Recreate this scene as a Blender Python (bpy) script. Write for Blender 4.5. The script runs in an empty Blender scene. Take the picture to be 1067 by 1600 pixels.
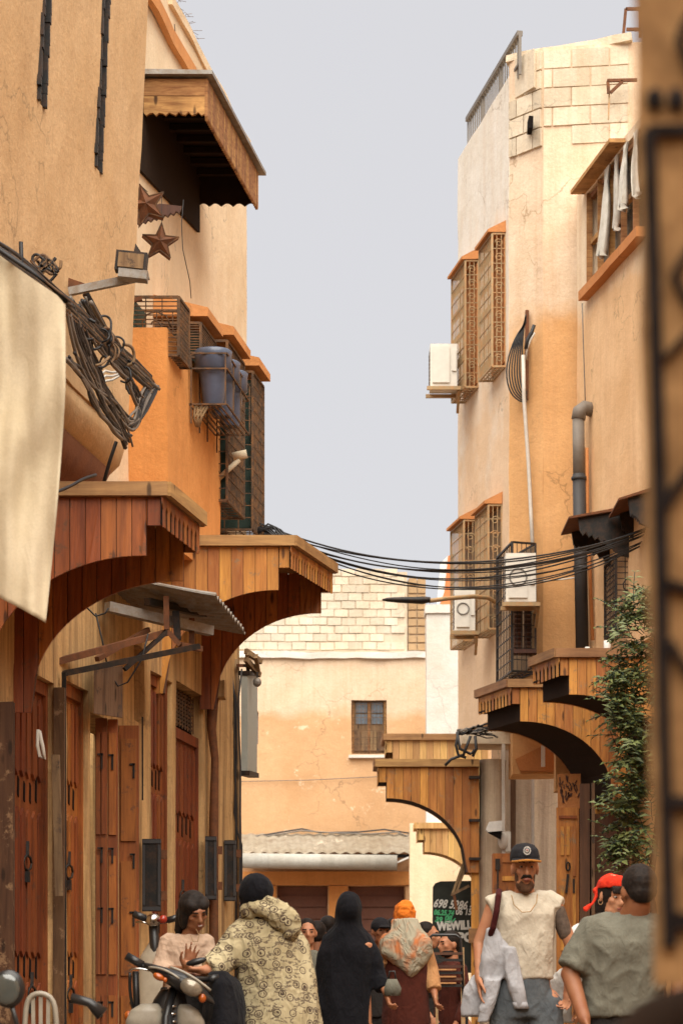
import bpy, bmesh, math, random
from mathutils import Vector, Matrix, noise
R = math.radians
SC = bpy.context.scene
COL = SC.collection
rnd = random.Random(7)

# ------------------------------------------------------------------ camera, world, sun
F = 3778.0            # focal length in photo pixels (85 mm on a 36 mm high frame)
HY = 1577.0           # horizon row
CXP = 533.5
CH = 0.95             # camera height
cam_d = bpy.data.cameras.new('camera')
cam = bpy.data.objects.new('camera', cam_d); COL.objects.link(cam)
cam.location = (0, 0, CH); cam.rotation_euler = (R(90), 0, 0)
cam_d.sensor_fit = 'VERTICAL'; cam_d.sensor_height = 36; cam_d.sensor_width = 24
cam_d.lens = F/1600*36
cam_d.shift_y = (HY-800)/1600
cam_d.clip_start = 0.1; cam_d.clip_end = 2000
cam_d.dof.use_dof = True; cam_d.dof.focus_distance = 17.5; cam_d.dof.aperture_fstop = 5.8
SC.camera = cam
world = bpy.data.worlds.new("World"); SC.world = world; world.use_nodes = True
wn = world.node_tree.nodes; wl = world.node_tree.links
for n in list(wn): wn.remove(n)
wo = wn.new('ShaderNodeOutputWorld'); wb = wn.new('ShaderNodeBackground'); wb.inputs[1].default_value = 0.05
sky = wn.new('ShaderNodeTexSky'); sky.sky_type = 'NISHITA'; sky.sun_disc = False
SUN_EL, SUN_AZ = 60, 180          # azimuth measured clockwise from +Y
sky.sun_elevation = R(SUN_EL); sky.sun_rotation = R(SUN_AZ); sky.dust_density = 4; sky.air_density = 1.0
mx = wn.new('ShaderNodeMix'); mx.data_type = 'RGBA'; mx.inputs[0].default_value = 0.93
mx.inputs[7].default_value = (2.66, 2.61, 2.65, 1)       # even hazy overcast
wl.new(sky.outputs[0], mx.inputs[6]); wl.new(mx.outputs[2], wb.inputs[0]); wl.new(wb.outputs[0], wo.inputs[0])
sun_d = bpy.data.lights.new('sun', 'SUN'); sun_d.energy = 1.5; sun_d.angle = R(85); sun_d.color = (1, .93, .82)
sun = bpy.data.objects.new('sun', sun_d); COL.objects.link(sun); sun.location = (0, 0, 30)
_az = R(SUN_AZ); _el = R(SUN_EL)
sdir = Vector((math.sin(_az)*math.cos(_el), math.cos(_az)*math.cos(_el), math.sin(_el)))
sun.rotation_euler = sdir.to_track_quat('Z', 'Y').to_euler()
SC.view_settings.view_transform = 'Standard'; SC.view_settings.look = 'None'
SC.view_settings.exposure = 2.46; SC.view_settings.gamma = 1; SC.view_settings.use_curve_mapping = False
SC.render.engine = 'CYCLES'
SC.cycles.max_bounces = 6; SC.cycles.use_denoising = True

def W(px, py, Y): return Vector(((px-CXP)*Y/F, Y, CH+(HY-py)*Y/F))
def V(*a): return Vector(a)
def LX(Y): return .151*Y-4.365          # left shop front line
def R1(Y): return 6.228-.16768*Y        # right building, street side
def R3(Y): return 7.381-.16768*Y        # right building, nearer wing
def R3U(Y): return 6.821-.16768*Y       # its jettied upper floors

# ------------------------------------------------------------------ mesh builder
class MB:
    def __init__(s): s.v = []; s.f = []; s.sm = []
    def add(s, vs, fs, smooth=False):
        o = len(s.v); s.v += [Vector(p) for p in vs]
        s.f += [tuple(i+o for i in f) for f in fs]; s.sm += [smooth]*len(fs); return s
    def hexa(s, b, t):
        return s.add(list(b)+list(t), [(3,2,1,0),(4,5,6,7),(0,1,5,4),(1,2,6,5),(2,3,7,6),(3,0,4,7)])
    def box(s, c, d, m=None):
        c = Vector(c); x, y, z = [k/2 for k in d]
        p = [V(-x,-y,-z),V(x,-y,-z),V(x,y,-z),V(-x,y,-z),V(-x,-y,z),V(x,-y,z),V(x,y,z),V(-x,y,z)]
        if m is not None: p = [m @ q for q in p]
        return s.hexa([q+c for q in p[:4]], [q+c for q in p[4:]])
    def bar(s, a, b, w, h=None, up=V(0,0,1)):
        a = Vector(a); b = Vector(b); h = h or w
        d = (b-a).normalized(); x = d.cross(up)
        if x.length < 1e-3: x = d.cross(V(0,1,0))
        x.normalize(); z = x.cross(d)
        q = [-x*w/2-z*h/2, x*w/2-z*h/2, x*w/2+z*h/2, -x*w/2+z*h/2]
        return s.hexa([a+k for k in q], [b+k for k in q])
    def prism(s, poly, ext):
        n = len(poly); e = Vector(ext); p = [Vector(q) for q in poly]
        fs = [tuple(range(n-1,-1,-1)), tuple(range(n, 2*n))]+[(i,(i+1)%n,(i+1)%n+n,i+n) for i in range(n)]
        return s.add(p+[q+e for q in p], fs)
    def loft(s, rings, cap=True, smooth=True):
        n = len(rings[0]); vs = [p for r in rings for p in r]; fs = []
        for k in range(len(rings)-1):
            for i in range(n):
                j = (i+1) % n; fs.append((k*n+i, k*n+j, (k+1)*n+j, (k+1)*n+i))
        s.add(vs, fs, smooth)
        if cap:
            s.add(rings[0], [tuple(range(n-1,-1,-1))]); s.add(rings[-1], [tuple(range(n))])
        return s
    def lofts(s, rings):        # closed, welded caps (safe for voxel remesh)
        n = len(rings[0]); m = len(rings); vs = [p for r in rings for p in r]
        fs = [(k*n+i, k*n+(i+1)%n, (k+1)*n+(i+1)%n, (k+1)*n+i) for k in range(m-1) for i in range(n)]
        fs += [tuple(range(n-1,-1,-1)), tuple(range((m-1)*n, m*n))]
        return s.add(vs, fs, True)
    def tube(s, path, r, n=6, cap=True, smooth=True):
        path = [Vector(p) for p in path]; m = len(path)
        rs = r if isinstance(r, (list, tuple)) else [r]*m
        t0 = (path[1]-path[0]).normalized(); u = t0.cross(V(0,0,1))
        if u.length < .05: u = t0.cross(V(0,1,0))
        u.normalize(); rings = []
        for i, p in enumerate(path):
            t = (path[min(i+1,m-1)]-path[max(i-1,0)])
            if t.length < 1e-9: t = t0
            t.normalize(); u = (u-t*u.dot(t)).normalized(); w = t.cross(u)
            rings.append([p+(u*math.cos(2*math.pi*k/n)+w*math.sin(2*math.pi*k/n))*rs[i] for k in range(n)])
        n_ = n; vs = [p for q in rings for p in q]
        fs = [(k*n_+i, k*n_+(i+1)%n_, (k+1)*n_+(i+1)%n_, (k+1)*n_+i) for k in range(m-1) for i in range(n_)]
        if cap: fs += [tuple(range(n_-1,-1,-1)), tuple(range((m-1)*n_, m*n_))]
        return s.add(vs, fs, smooth)
    def ell(s, c, r, m=None, nu=14, nv=9):
        c = Vector(c); vs = [V(0,0,-1)]
        for j in range(1, nv):
            a = -math.pi/2+math.pi*j/nv
            for i in range(nu):
                b = 2*math.pi*i/nu; vs.append(V(math.cos(a)*math.cos(b), math.cos(a)*math.sin(b), math.sin(a)))
        vs.append(V(0,0,1)); L = len(vs)-1; fs = []
        for i in range(nu): fs.append((0, 1+(i+1)%nu, 1+i))
        for j in range(nv-2):
            for i in range(nu): fs.append((1+j*nu+i, 1+j*nu+(i+1)%nu, 1+(j+1)*nu+(i+1)%nu, 1+(j+1)*nu+i))
        for i in range(nu): fs.append((L, 1+(nv-2)*nu+i, 1+(nv-2)*nu+(i+1)%nu))
        vs = [V(p.x*r[0], p.y*r[1], p.z*r[2]) for p in vs]
        if m is not None: vs = [m @ p for p in vs]
        return s.add([p+c for p in vs], fs, True)
    def caps(s, a, b, ra, rb, n=12):        # tapered capsule
        a = Vector(a); b = Vector(b); d = (b-a); L = d.length; d.normalize()
        pts = []; rs = []
        for k in range(1, 5):
            t = math.pi/2*k/4; pts.append(a-d*ra*math.cos(t)); rs.append(ra*math.sin(t))
        for k in range(4, 0, -1):
            t = math.pi/2*k/4; pts.append(b+d*rb*math.cos(t)); rs.append(rb*math.sin(t))
        return s.tube(pts, rs, n)
    def grid(s, o, a, b, na, nb):
        vs = [o+a*(i/na)+b*(j/nb) for j in range(nb+1) for i in range(na+1)]
        fs = [(j*(na+1)+i, j*(na+1)+i+1, (j+1)*(na+1)+i+1, (j+1)*(na+1)+i) for j in range(nb) for i in range(na)]
        return s.add(vs, fs)
    def slab(s, p0, p1, z0, z1, th, cell=.3):
        # wall from p0 to p1 (xy), faces subdivided; thickness vector th (xy)
        p0 = V(p0[0],p0[1],0); p1 = V(p1[0],p1[1],0); th = V(th[0],th[1],0)
        a = p1-p0; h = V(0,0,z1-z0); o = p0+V(0,0,z0)
        na = max(1, round(a.length/cell)); nz = max(1, round((z1-z0)/cell)); nt = max(1, min(8, round(th.length/cell)))
        s.grid(o, a, h, na, nz); s.grid(o+th+a, -a, h, na, nz)
        s.grid(o+th, -th, h, nt, nz); s.grid(o+a, th, h, nt, nz)
        s.grid(o+h, a, th, na, nt); s.grid(o+th, a, -th, na, nt)
        return s
    def jit(s, amp=.012, fr=1.6, amp2=.004, fr2=7):
        for p in s.v:
            q = p.copy(); d = noise.noise_vector(q*fr)*amp + noise.noise_vector(q*fr2)*amp2
            p += d
        return s
    def build(s, name, mat=None, parent=None, base=None, label=None):
        me = bpy.data.meshes.new(name)
        if base is None: base = BASE.get(parent.name, V(0,0,0)) if parent else V(0,0,0)
        me.from_pydata([tuple(p-base) for p in s.v], [], s.f)
        me.polygons.foreach_set('use_smooth', s.sm); me.update()
        o = bpy.data.objects.new(name, me); COL.objects.link(o)
        if mat: me.materials.append(mat)
        if parent: o.parent = parent
        else: o.location = base
        BASE[o.name] = base
        if label: o['label'] = label
        return o
BASE = {}
def thing(name, label, cat, base=(0,0,0), group=None):
    o = bpy.data.objects.new(name, None); COL.objects.link(o)
    o.location = base; o['label'] = label; o['category'] = cat; o.empty_display_size = .1
    if group: o['group'] = group
    BASE[o.name] = Vector(base); return o
def tag(o, label, cat, group=None):
    o['label'] = label; o['category'] = cat
    if group: o['group'] = group
    return o
def struct(o, kind='structure'): o['kind'] = kind; return o

# ------------------------------------------------------------------ materials
def nt(name, rough=.85, spec=.3):
    m = bpy.data.materials.new(name); m.use_nodes = True; t = m.node_tree
    b = t.nodes['Principled BSDF']; b.inputs['Roughness'].default_value = rough
    b.inputs['Specular IOR Level'].default_value = spec
    return m, t, b
def c4(c): return (c[0], c[1], c[2], 1)
def ramp(t, fac, stops):
    r = t.nodes.new('ShaderNodeValToRGB'); e = r.color_ramp.elements
    while len(e) < len(stops): e.new(.5)
    for k, (p, c) in enumerate(stops): e[k].position = p; e[k].color = c4(c) if hasattr(c, '__len__') else (c,c,c,1)
    t.links.new(fac, r.inputs[0]); return r.outputs[0]
def nz(t, vec, scale, detail=5, rough=.6, dist=0):
    n = t.nodes.new('ShaderNodeTexNoise'); n.inputs['Scale'].default_value = scale; n.inputs['Detail'].default_value = detail
    n.inputs['Roughness'].default_value = rough; n.inputs['Distortion'].default_value = dist
    if vec: t.links.new(vec, n.inputs['Vector'])
    return n.outputs['Fac']
def mapv(t, src, scale, loc=None):
    m = t.nodes.new('ShaderNodeMapping'); m.inputs['Scale'].default_value = scale
    t.links.new(src, m.inputs['Vector'])
    if loc: t.links.new(loc, m.inputs['Location'])
    return m.outputs[0]
def mixc(t, fac, a, b, mode='MIX'):
    m = t.nodes.new('ShaderNodeMix'); m.data_type = 'RGBA'; m.blend_type = mode
    for i, x in ((0, fac), (6, a), (7, b)):
        if isinstance(x, (int, float)): m.inputs[i].default_value = x
        elif isinstance(x, (tuple, list)): m.inputs[i].default_value = c4(x)
        else: t.links.new(x, m.inputs[i])
    return m.outputs[2]
def mth(t, op, a, b=0):
    m = t.nodes.new('ShaderNodeMath'); m.operation = op
    for i, x in ((0, a), (1, b)):
        if isinstance(x, (int, float)): m.inputs[i].default_value = x
        else: t.links.new(x, m.inputs[i])
    return m.outputs[0]
def bump(t, b, h, strength=.3, dist=.01):
    n = t.nodes.new('ShaderNodeBump'); n.inputs['Strength'].default_value = strength; n.inputs['Distance'].default_value = dist
    t.links.new(h, n.inputs['Height']); t.links.new(n.outputs[0], b.inputs['Normal'])
def posn(t): return t.nodes.new('ShaderNodeNewGeometry').outputs['Position']
def objn(t): return t.nodes.new('ShaderNodeTexCoord').outputs['Object']

def plaster(name, base, streak=None, zsplit=None, upper=None, dirt=.35, soft=.15, patch=None, bs=.5, grit=.26, rv=0):
    """limewash: mottled, vertical run marks, optional second coat, or painted light fade, above a ragged height"""
    m, t, b = nt(name, .93, .15); P = posn(t)
    col = mixc(t, ramp(t, nz(t, P, 1.1, 6, .65), [(.35, 0), (.68, 1)]), base, tuple(c*k for c, k in zip(base, (.84,.78,.70))))
    if zsplit is not None:
        sx = t.nodes.new('ShaderNodeSeparateXYZ'); t.links.new(P, sx.inputs[0])
        z = mth(t, 'ADD', sx.outputs[2], mth(t, 'MULTIPLY', mth(t, 'SUBTRACT', nz(t, P, 1.3, 4, .6), .5), soft*3))
        f = mth(t, 'DIVIDE', mth(t, 'SUBTRACT', z, zsplit-soft/2), soft); 
        f = t.nodes.new('ShaderNodeClamp').outputs[0] if False else ramp(t, f, [(0, 0), (1, 1)])
        up = mixc(t, ramp(t, nz(t, P, 2.2, 6, .7), [(.35, 0), (.7, 1)]), upper, tuple(c*k for c, k in zip(upper, (.88,.84,.78))))
        col = mixc(t, f, col, up)
    st = ramp(t, nz(t, mapv(t, P, (7, 7, .30)), 1.0, 7, .75), [(.44, 0), (.66, 1)])
    col = mixc(t, mth(t, 'MULTIPLY', st, dirt), col, streak or tuple(c*.55 for c in base), 'MIX')
    sp = ramp(t, nz(t, P, 30, 6, .8), [(.36, 0), (.66, 1)])
    col = mixc(t, mth(t, 'MULTIPLY', sp, grit), col, tuple(c*.5 for c in base))
    vo = t.nodes.new('ShaderNodeTexVoronoi'); vo.feature = 'DISTANCE_TO_EDGE'; vo.inputs['Scale'].default_value = .9
    wob = t.nodes.new('ShaderNodeTexNoise'); wob.inputs['Scale'].default_value = 3; wob.inputs['Detail'].default_value = 6; t.links.new(P, wob.inputs['Vector'])
    vadd = t.nodes.new('ShaderNodeVectorMath'); vadd.operation = 'MULTIPLY_ADD'; vadd.inputs[1].default_value = (.7,.7,.7); t.links.new(wob.outputs['Color'], vadd.inputs[0]); t.links.new(P, vadd.inputs[2]); t.links.new(vadd.outputs[0], vo.inputs['Vector'])
    ck = mth(t, 'MULTIPLY', ramp(t, vo.outputs['Distance'], [(0, 1), (.010, 0)]), ramp(t, nz(t, P, .8, 3, .5), [(.5, 0), (.6, 1)]))
    col = mixc(t, mth(t, 'MULTIPLY', ck, .6), col, tuple(c*.35 for c in base))
    if patch:
        pf = ramp(t, nz(t, P, 1.7, 7, .75, .4), [(.60, 0), (.64, 1)])
        col = mixc(t, mth(t, 'MULTIPLY', pf, .75), col, patch)
    if rv:
        oi = t.nodes.new('ShaderNodeObjectInfo'); hv = t.nodes.new('ShaderNodeHueSaturation'); t.links.new(col, hv.inputs['Color'])
        t.links.new(mth(t, 'ADD', mth(t, 'MULTIPLY', oi.outputs['Random'], rv), 1-rv*.75), hv.inputs['Value']); col = hv.outputs[0]
    t.links.new(col, b.inputs['Base Color'])
    h = mth(t, 'ADD', mth(t, 'MULTIPLY', nz(t, P, 4, 6, .6), 1.0), mth(t, 'MULTIPLY', nz(t, P, 38, 5, .7), .35))
    bump(t, b, h, bs, .03)
    return m
def wood(name, c1, c2, grain=(14, 14, 1.1), rough=.6, worn=None, var=.25, knots=True):
    m, t, b = nt(name, rough, .35); O = objn(t)
    oi = t.nodes.new('ShaderNodeObjectInfo')
    cb = t.nodes.new('ShaderNodeCombineXYZ')
    for k, mul in enumerate((37, 91, 53)): t.links.new(mth(t, 'MULTIPLY', oi.outputs['Random'], mul), cb.inputs[k])
    v = mapv(t, O, grain, cb.outputs[0])
    g = nz(t, v, 1.6, 8, .68, .8)
    col = mixc(t, ramp(t, g, [(.32, 0), (.66, 1)]), c1, c2)
    col = mixc(t, ramp(t, nz(t, mapv(t, O, (2.2, 2.2, .7), cb.outputs[0]), 1.5, 4, .6), [(.45, 0), (.8, .6)]), col, tuple(c*.42 for c in c2))
    hv = t.nodes.new('ShaderNodeHueSaturation')
    t.links.new(mth(t, 'ADD', mth(t, 'MULTIPLY', oi.outputs['Random'], 2*var), 1-var), hv.inputs['Value'])
    t.links.new(mth(t, 'ADD', mth(t, 'MULTIPLY', oi.outputs['Random'], .02), .49), hv.inputs['Hue'])
    t.links.new(col, hv.inputs['Color']); col = hv.outputs[0]
    if knots:
        vo = t.nodes.new('ShaderNodeTexVoronoi'); vo.inputs['Scale'].default_value = 1.0
        t.links.new(mapv(t, O, (9, 9, 2.6), cb.outputs[0]), vo.inputs['Vector'])
        col = mixc(t, ramp(t, vo.outputs['Distance'], [(.0, 1), (.10, .8), (.16, 0)]), col, tuple(c*.25 for c in c2))
    if worn:
        col = mixc(t, ramp(t, nz(t, O, 7, 8, .78), [(.56, 0), (.64, 1)]), col, worn)
    t.links.new(col, b.inputs['Base Color'])
    bump(t, b, g, .35, .006)
    return m
def metal(name, c, rough=.5, met=.6, rust=None, ra=.5):
    m, t, b = nt(name, rough, .4); b.inputs['Metallic'].default_value = met; P = objn(t)
    col = mixc(t, ramp(t, nz(t, P, 9, 5, .7), [(.3, 0), (.7, 1)]), c, tuple(k*.65 for k in c))
    if rust: col = mixc(t, mth(t, 'MULTIPLY', ramp(t, nz(t, P, 13, 7, .75), [(.45, 0), (.6, 1)]), ra), col, rust)
    t.links.new(col, b.inputs['Base Color']); bump(t, b, nz(t, P, 60, 4, .6), .15, .003)
    return m
def cloth(name, c, c2=None, rough=.95, scale=9, weave=.25, wv=260, var=None, crease=.38):
    m, t, b = nt(name, rough, .12); P = objn(t)
    b.inputs['Sheen Weight'].default_value = .03
    c2 = c2 or tuple(k*.78 for k in c)
    col = mixc(t, ramp(t, nz(t, P, scale, 5, .65), [(.35, 0), (.7, 1)]), c, c2)
    sp = ramp(t, nz(t, P, wv, 3, .8), [(.35, 0), (.7, 1)])
    col = mixc(t, mth(t, 'MULTIPLY', sp, weave), col, tuple(k*.5 for k in c))
    t.links.new(col, b.inputs['Base Color'])
    n1 = nz(t, mapv(t, P, (1,1,.55)), 10, 3, .5, .9); n2 = nz(t, mapv(t, P, (1,1,.8)), 23, 2, .5, .6)
    rd = mth(t, 'ADD', mth(t, 'MULTIPLY', mth(t, 'ABSOLUTE', mth(t, 'SUBTRACT', n1, .5)), -5), mth(t, 'MULTIPLY', mth(t, 'ABSOLUTE', mth(t, 'SUBTRACT', n2, .5)), -1.6))
    bump(t, b, mth(t, 'ADD', rd, mth(t, 'MULTIPLY', nz(t, P, wv*.6, 3, .7), .12)), crease, .012)
    return m
def skin(name, c):
    m, t, b = nt(name, .55, .35); P = objn(t)
    col = mixc(t, ramp(t, nz(t, P, 14, 5, .6), [(.35, 0), (.7, 1)]), c, (c[0]*.88, c[1]*.74, c[2]*.68))
    t.links.new(col, b.inputs['Base Color']); b.inputs['Subsurface Weight'].default_value = .06
    b.inputs['Subsurface Radius'].default_value = (.02,.008,.004); bump(t, b, nz(t, P, 90, 4, .6), .12, .002)
    return m
def plain(name, c, rough=.6, spec=.4, met=0, var=.25, sc=12):
    m, t, b = nt(name, rough, spec); b.inputs['Metallic'].default_value = met
    col = mixc(t, ramp(t, nz(t, objn(t), sc, 5, .7), [(.3, 0), (.75, 1)]), c, tuple(k*(1-var) for k in c))
    t.links.new(col, b.inputs['Base Color']); return m
def glass(name, c=(.05,.06,.06), rough=.08):
    m, t, b = nt(name, rough, .9); b.inputs['Base Color'].default_value = c4(c); b.inputs['Coat Weight'].default_value = .3
    return m

M = {}
M['L1'] = plaster('tan_limewash', (.78,.52,.28), (.50,.30,.15), dirt=.28, grit=.34)
M['L4'] = plaster('pale_tan_limewash', (.90,.72,.50), (.70,.48,.28), dirt=.3)
M['L2'] = plaster('orange_limewash', (.74,.30,.085), (.52,.20,.06), dirt=.4)
M['L3'] = plaster('ochre_limewash', (.72,.47,.22), (.14,.07,.035), dirt=1.0, patch=(.30,.19,.10), grit=.5)
M['L2'] = plaster('orange_limewash', (.76,.34,.11), (.52,.22,.07), dirt=.4)
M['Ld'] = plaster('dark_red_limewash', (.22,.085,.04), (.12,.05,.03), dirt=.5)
M['R1'] = plaster('peach_limewash_light_fade', (.84,.62,.42), (.66,.45,.28), zsplit=8.4, upper=(.86,.82,.74), soft=2.2, dirt=.25)  # whitening upwards paints the bright exposure fade into the limewash
M['R3'] = plaster('pale_peach_limewash', (.84,.56,.32), (.6,.36,.2), zsplit=8.3, upper=(.84,.70,.52), soft=.3, dirt=.4)
M['R2'] = plaster('peach_limewash', (.73,.42,.19), (.50,.27,.13), zsplit=8.35, upper=(.78,.62,.46), soft=.5, dirt=.32)
M['B'] = plaster('far_peach_limewash', (.66,.41,.225), (.52,.33,.18), zsplit=6.05, upper=(.72,.57,.42), soft=.2, dirt=.3, patch=(.80,.62,.44))
M['Bw'] = plaster('white_limewash', (.72,.70,.66), (.6,.5,.4), dirt=.2)
M['grey'] = plaster('grey_cement', (.62,.50,.37), (.2,.12,.09), dirt=.6)
M['block'] = plaster('pale_block', (.76,.65,.50), (.5,.36,.2), dirt=.45, rv=.22, grit=.4)
M['mortar'] = plaster('mortar_joint', (.66,.56,.43), (.5,.38,.25), dirt=.3)
M['brick'] = plaster('pale_brick', (.78,.70,.57), (.6,.44,.26), dirt=.35, rv=.22, grit=.4)
M['street'] = plaster('street_paving', (.20,.14,.10), (.1,.07,.05), dirt=.4)
M['dark'] = plain('dark_interior', (.012,.009,.008), .95, .1)
M['pine'] = wood('varnished_pine', (.62,.27,.062), (.36,.13,.028), rough=.6, worn=(.28,.17,.085))
M['pineshade'] = wood('shaded_varnished_pine', (.42,.13,.028), (.20,.055,.012), rough=.5, worn=(.12,.05,.02))  # redder stained pine, darkened to put the awning shade into its colour
M['pinec'] = wood('weathered_cornice', (.42,.23,.09), (.24,.12,.05), grain=(1.2, 1.2, 14), rough=.7)
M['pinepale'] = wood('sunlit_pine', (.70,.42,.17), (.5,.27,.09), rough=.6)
M['cedar'] = wood('red_cedar_door', (.27,.066,.018), (.12,.028,.009), rough=.6, worn=(.10,.04,.022), var=.2, knots=False)
M['cedarl'] = wood('orange_cedar_door', (.38,.115,.026), (.20,.055,.014), rough=.55, worn=(.14,.06,.03), knots=False)
M['oldwood'] = wood('weathered_grey_wood', (.30,.19,.10), (.14,.08,.045), rough=.85, worn=(.07,.05,.04))
M['hoodwood'] = wood('rough_hood_boards', (.52,.27,.10), (.22,.085,.03), grain=(2.2,2.2,16), rough=.8)
M['darkwood'] = wood('dark_old_wood', (.15,.075,.035), (.07,.032,.016), rough=.85, worn=(.25,.15,.08))
M['black'] = metal('black_iron', (.018,.017,.016), .55, .3, rust=(.10,.045,.02), ra=.35)
M['iron'] = metal('brown_iron', (.10,.06,.035), .6, .4, rust=(.22,.10,.035), ra=.8)
M['goldiron'] = metal('faded_gold_iron', (.42,.30,.16), .6, .25, rust=(.46,.22,.08), ra=.7)
M['rust'] = metal('rusty_steel', (.20,.075,.03), .8, .2, rust=(.09,.04,.02), ra=.7)
M['tin'] = metal('dull_tin', (.36,.34,.31), .6, .4, rust=(.22,.15,.09), ra=.6)
M['green'] = plain('green_shutter', (.022,.05,.035), .6)
M['brownsh'] = wood('brown_shutter', (.13,.055,.03), (.07,.03,.018), knots=False)
M['acw'] = plain('ac_casing', (.72,.68,.60), .5, var=.15)
M['acd'] = plain('ac_grille', (.30,.28,.25), .6)
M['pipe'] = plain('grey_pipe', (.20,.17,.14), .6)
M['pipeb'] = plain('black_pipe', (.045,.042,.042), .6)
M['cable'] = plain('cable_rubber', (.02,.019,.02), .5)
M['cablew'] = plain('pale_cable', (.60,.55,.48), .5)
M['blue'] = plain('blue_glaze', (.105,.13,.195), .35, .6, var=.4, sc=6)
M['glass'] = glass('window_glass')
M['white'] = plain('white_paint', (.74,.72,.67), .5)
M['curtain'] = cloth('white_curtain', (.78,.74,.66), (.6,.55,.45), crease=.15)
M['canvas'] = cloth('cream_canvas', (.64,.55,.40), (.50,.41,.27), scale=1.6, wv=90, crease=.12)
M['terr'] = plaster('terracotta_eave', (.70,.32,.12), (.45,.2,.08), dirt=.35)
M['terrR'] = plaster('clay_eave', (.60,.26,.10), (.45,.2,.08), dirt=.35)
# ------------------------------------------------------------------ structure
def wall(mb, P, y0, y1, z0, z1, th, openings=(), cell=.3):
    """P(Y)->X ; wall between depths y0..y1, th = x thickness (sign away from the street)"""
    ys = sorted({y0, y1, *[o[0] for o in openings], *[o[1] for o in openings]})
    zs = sorted({z0, z1, *[o[2] for o in openings], *[o[3] for o in openings]})
    for a, b in zip(ys, ys[1:]):
        for c, d in zip(zs, zs[1:]):
            my, mz = (a+b)/2, (c+d)/2
            if any(o[0] < my < o[1] and o[2] < mz < o[3] for o in openings): continue
            mb.slab((P(a), a), (P(b), b), c, d, (th, 0), cell)
    return mb

g = MB().grid(V(-150,-60,0), V(300,0,0), V(0,400,0), 20, 20).build('ground', M['street']); struct(g)
g = MB().grid(V(-8,-5,.006), V(16,0,0), V(0,48,0), 16, 40).build('street', M['street']); struct(g)

# ---- left building (shops below, jettied room, tall wall)
LB = thing('shop_building', 'tall tan plastered building on the left with wooden shop doors and a jettied upper room', 'building', (LX(18), 18, 0))
def LYp(px, d=0): return (16492-F*d)/(1104-px)
doors = [(15.24,16.18,0,3.13), (16.5,17.1,0,3.2), (17.15,18.6,0,3.06), (19.02,19.77,0,3.62), (19.9,20.98,0,3.66), (18.42,18.8,3.15,3.75)]
wall(MB(), LX, 8, 22.6, 0, 4.62, -.35, doors).jit().build('ground_wall', M['L3'], LB)
MB().slab((LX(22.6)-.35, 22.6), (LX(22.6)-6, 22.6), 0, 9, (0,-.3), .8).build('end_wall', M['L3'], LB)
# dark rooms behind the doors
MB().box((LX(19)-1.6, 15.8, 1.9), (1.2, 11, 3.7)).build('back_room', M['dark'], LB)
# upper wall (d=0 plane) with coping and taller part
wall(MB(), LX, 16.2, 19.66, 4.62, 9.9, -.35).jit().build('upper_wall', M['L4'], LB)
wall(MB(), LX, 19.66, 22.95, 4.62, 9.12, -.35).jit(.008).build('upper_wall', M['L4'], LB)
MB().slab((LX(22.95)-.35, 22.95), (LX(22.95)-6, 22.95), 4.62, 9.12, (0,-.3), .8).build('end_wall', M['L4'], LB)
c = MB(); wall(c, lambda Y: LX(Y)+.05, 16.2, 22.97, 8.78, 8.9, -.05, cell=.2).jit(.02, 2).build('ledge', M['terr'], LB)
c = MB(); wall(c, lambda Y: LX(Y)+.03, 19.64, 22.99, 9.121, 9.2, -.42, cell=.2).jit(.02, 2).build('coping', M['L4'], LB)
# jettied room : battered face with two slot openings, rounded underside
def lean(mb):
    for p in mb.v: p.x += .047*(p.z-6.6)
    return mb
J = lambda Y: LX(Y)+.6
slots = [(13.72,13.84,6.11,8.0), (14.98,15.10,6.17,8.0)]
lean(wall(MB(), J, 8, 16.1, 4.75, 8.0, -.3, slots, .25)).jit(.014).build('jetty_wall', M['L1'], LB)
lean(MB().slab((J(16.1)-.3, 16.1), (J(16.1)-1.2, 16.1), 4.75, 8.0, (0,-.3), .5)).build('jetty_end', M['L1'], LB)
for y0, y1, z0, z1 in slots:
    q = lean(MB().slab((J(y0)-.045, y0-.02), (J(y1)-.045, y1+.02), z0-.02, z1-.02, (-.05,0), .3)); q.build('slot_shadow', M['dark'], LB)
    q = MB(); r = random.Random(3)
    z = z0
    while z < z1:      # ragged black edges of the slots
        h = r.uniform(.05,.16)
        for yy in (y0, y1): q.box((J(yy)-.012+.047*(z-6.6)+.012, yy+r.uniform(-.012,.012), z+h/2), (.03, r.uniform(.02,.055), h))
        z += h
    q.build('slot_edge', M['black'], LB)['kind'] = 'stuff'
rings = []
for Y in [8+i*.3 for i in range(28)]:
    Y = min(Y, 16.1); pr = [(.5,4.749),(.49,4.66),(.46,4.56),(.38,4.49),(.27,4.44),(.12,4.41),(0,4.40),(-.3,4.40),(-.3,4.749)]
    rings.append([V(LX(Y)+d, Y, z) for d, z in pr])
MB().loft(rings).jit(.01).build('rounded_lip', M['L1'], LB)
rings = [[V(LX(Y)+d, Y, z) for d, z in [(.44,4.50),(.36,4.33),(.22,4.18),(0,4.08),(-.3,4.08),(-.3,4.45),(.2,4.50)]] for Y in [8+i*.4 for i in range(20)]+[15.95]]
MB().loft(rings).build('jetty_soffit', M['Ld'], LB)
# orange bay
K = lambda Y: LX(Y)+.3
wall(MB(), K, 18.24, 20.2, 4.72, 6.09, -.299, cell=.18).jit(.012).build('orange_bay', M['L2'], LB)
wall(MB(), lambda Y: LX(Y)+.24, 18.0, 20.3, 4.55, 4.719, -.24).jit(.01).build('bay_sill', M['L2'], LB)
c = MB(); c.bar(V(LX(20.5)+.31,20.5,4.62), V(LX(20.0)+.31,20.0,4.8), .1).build('bay_bracket', M['rust'], LB)

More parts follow.
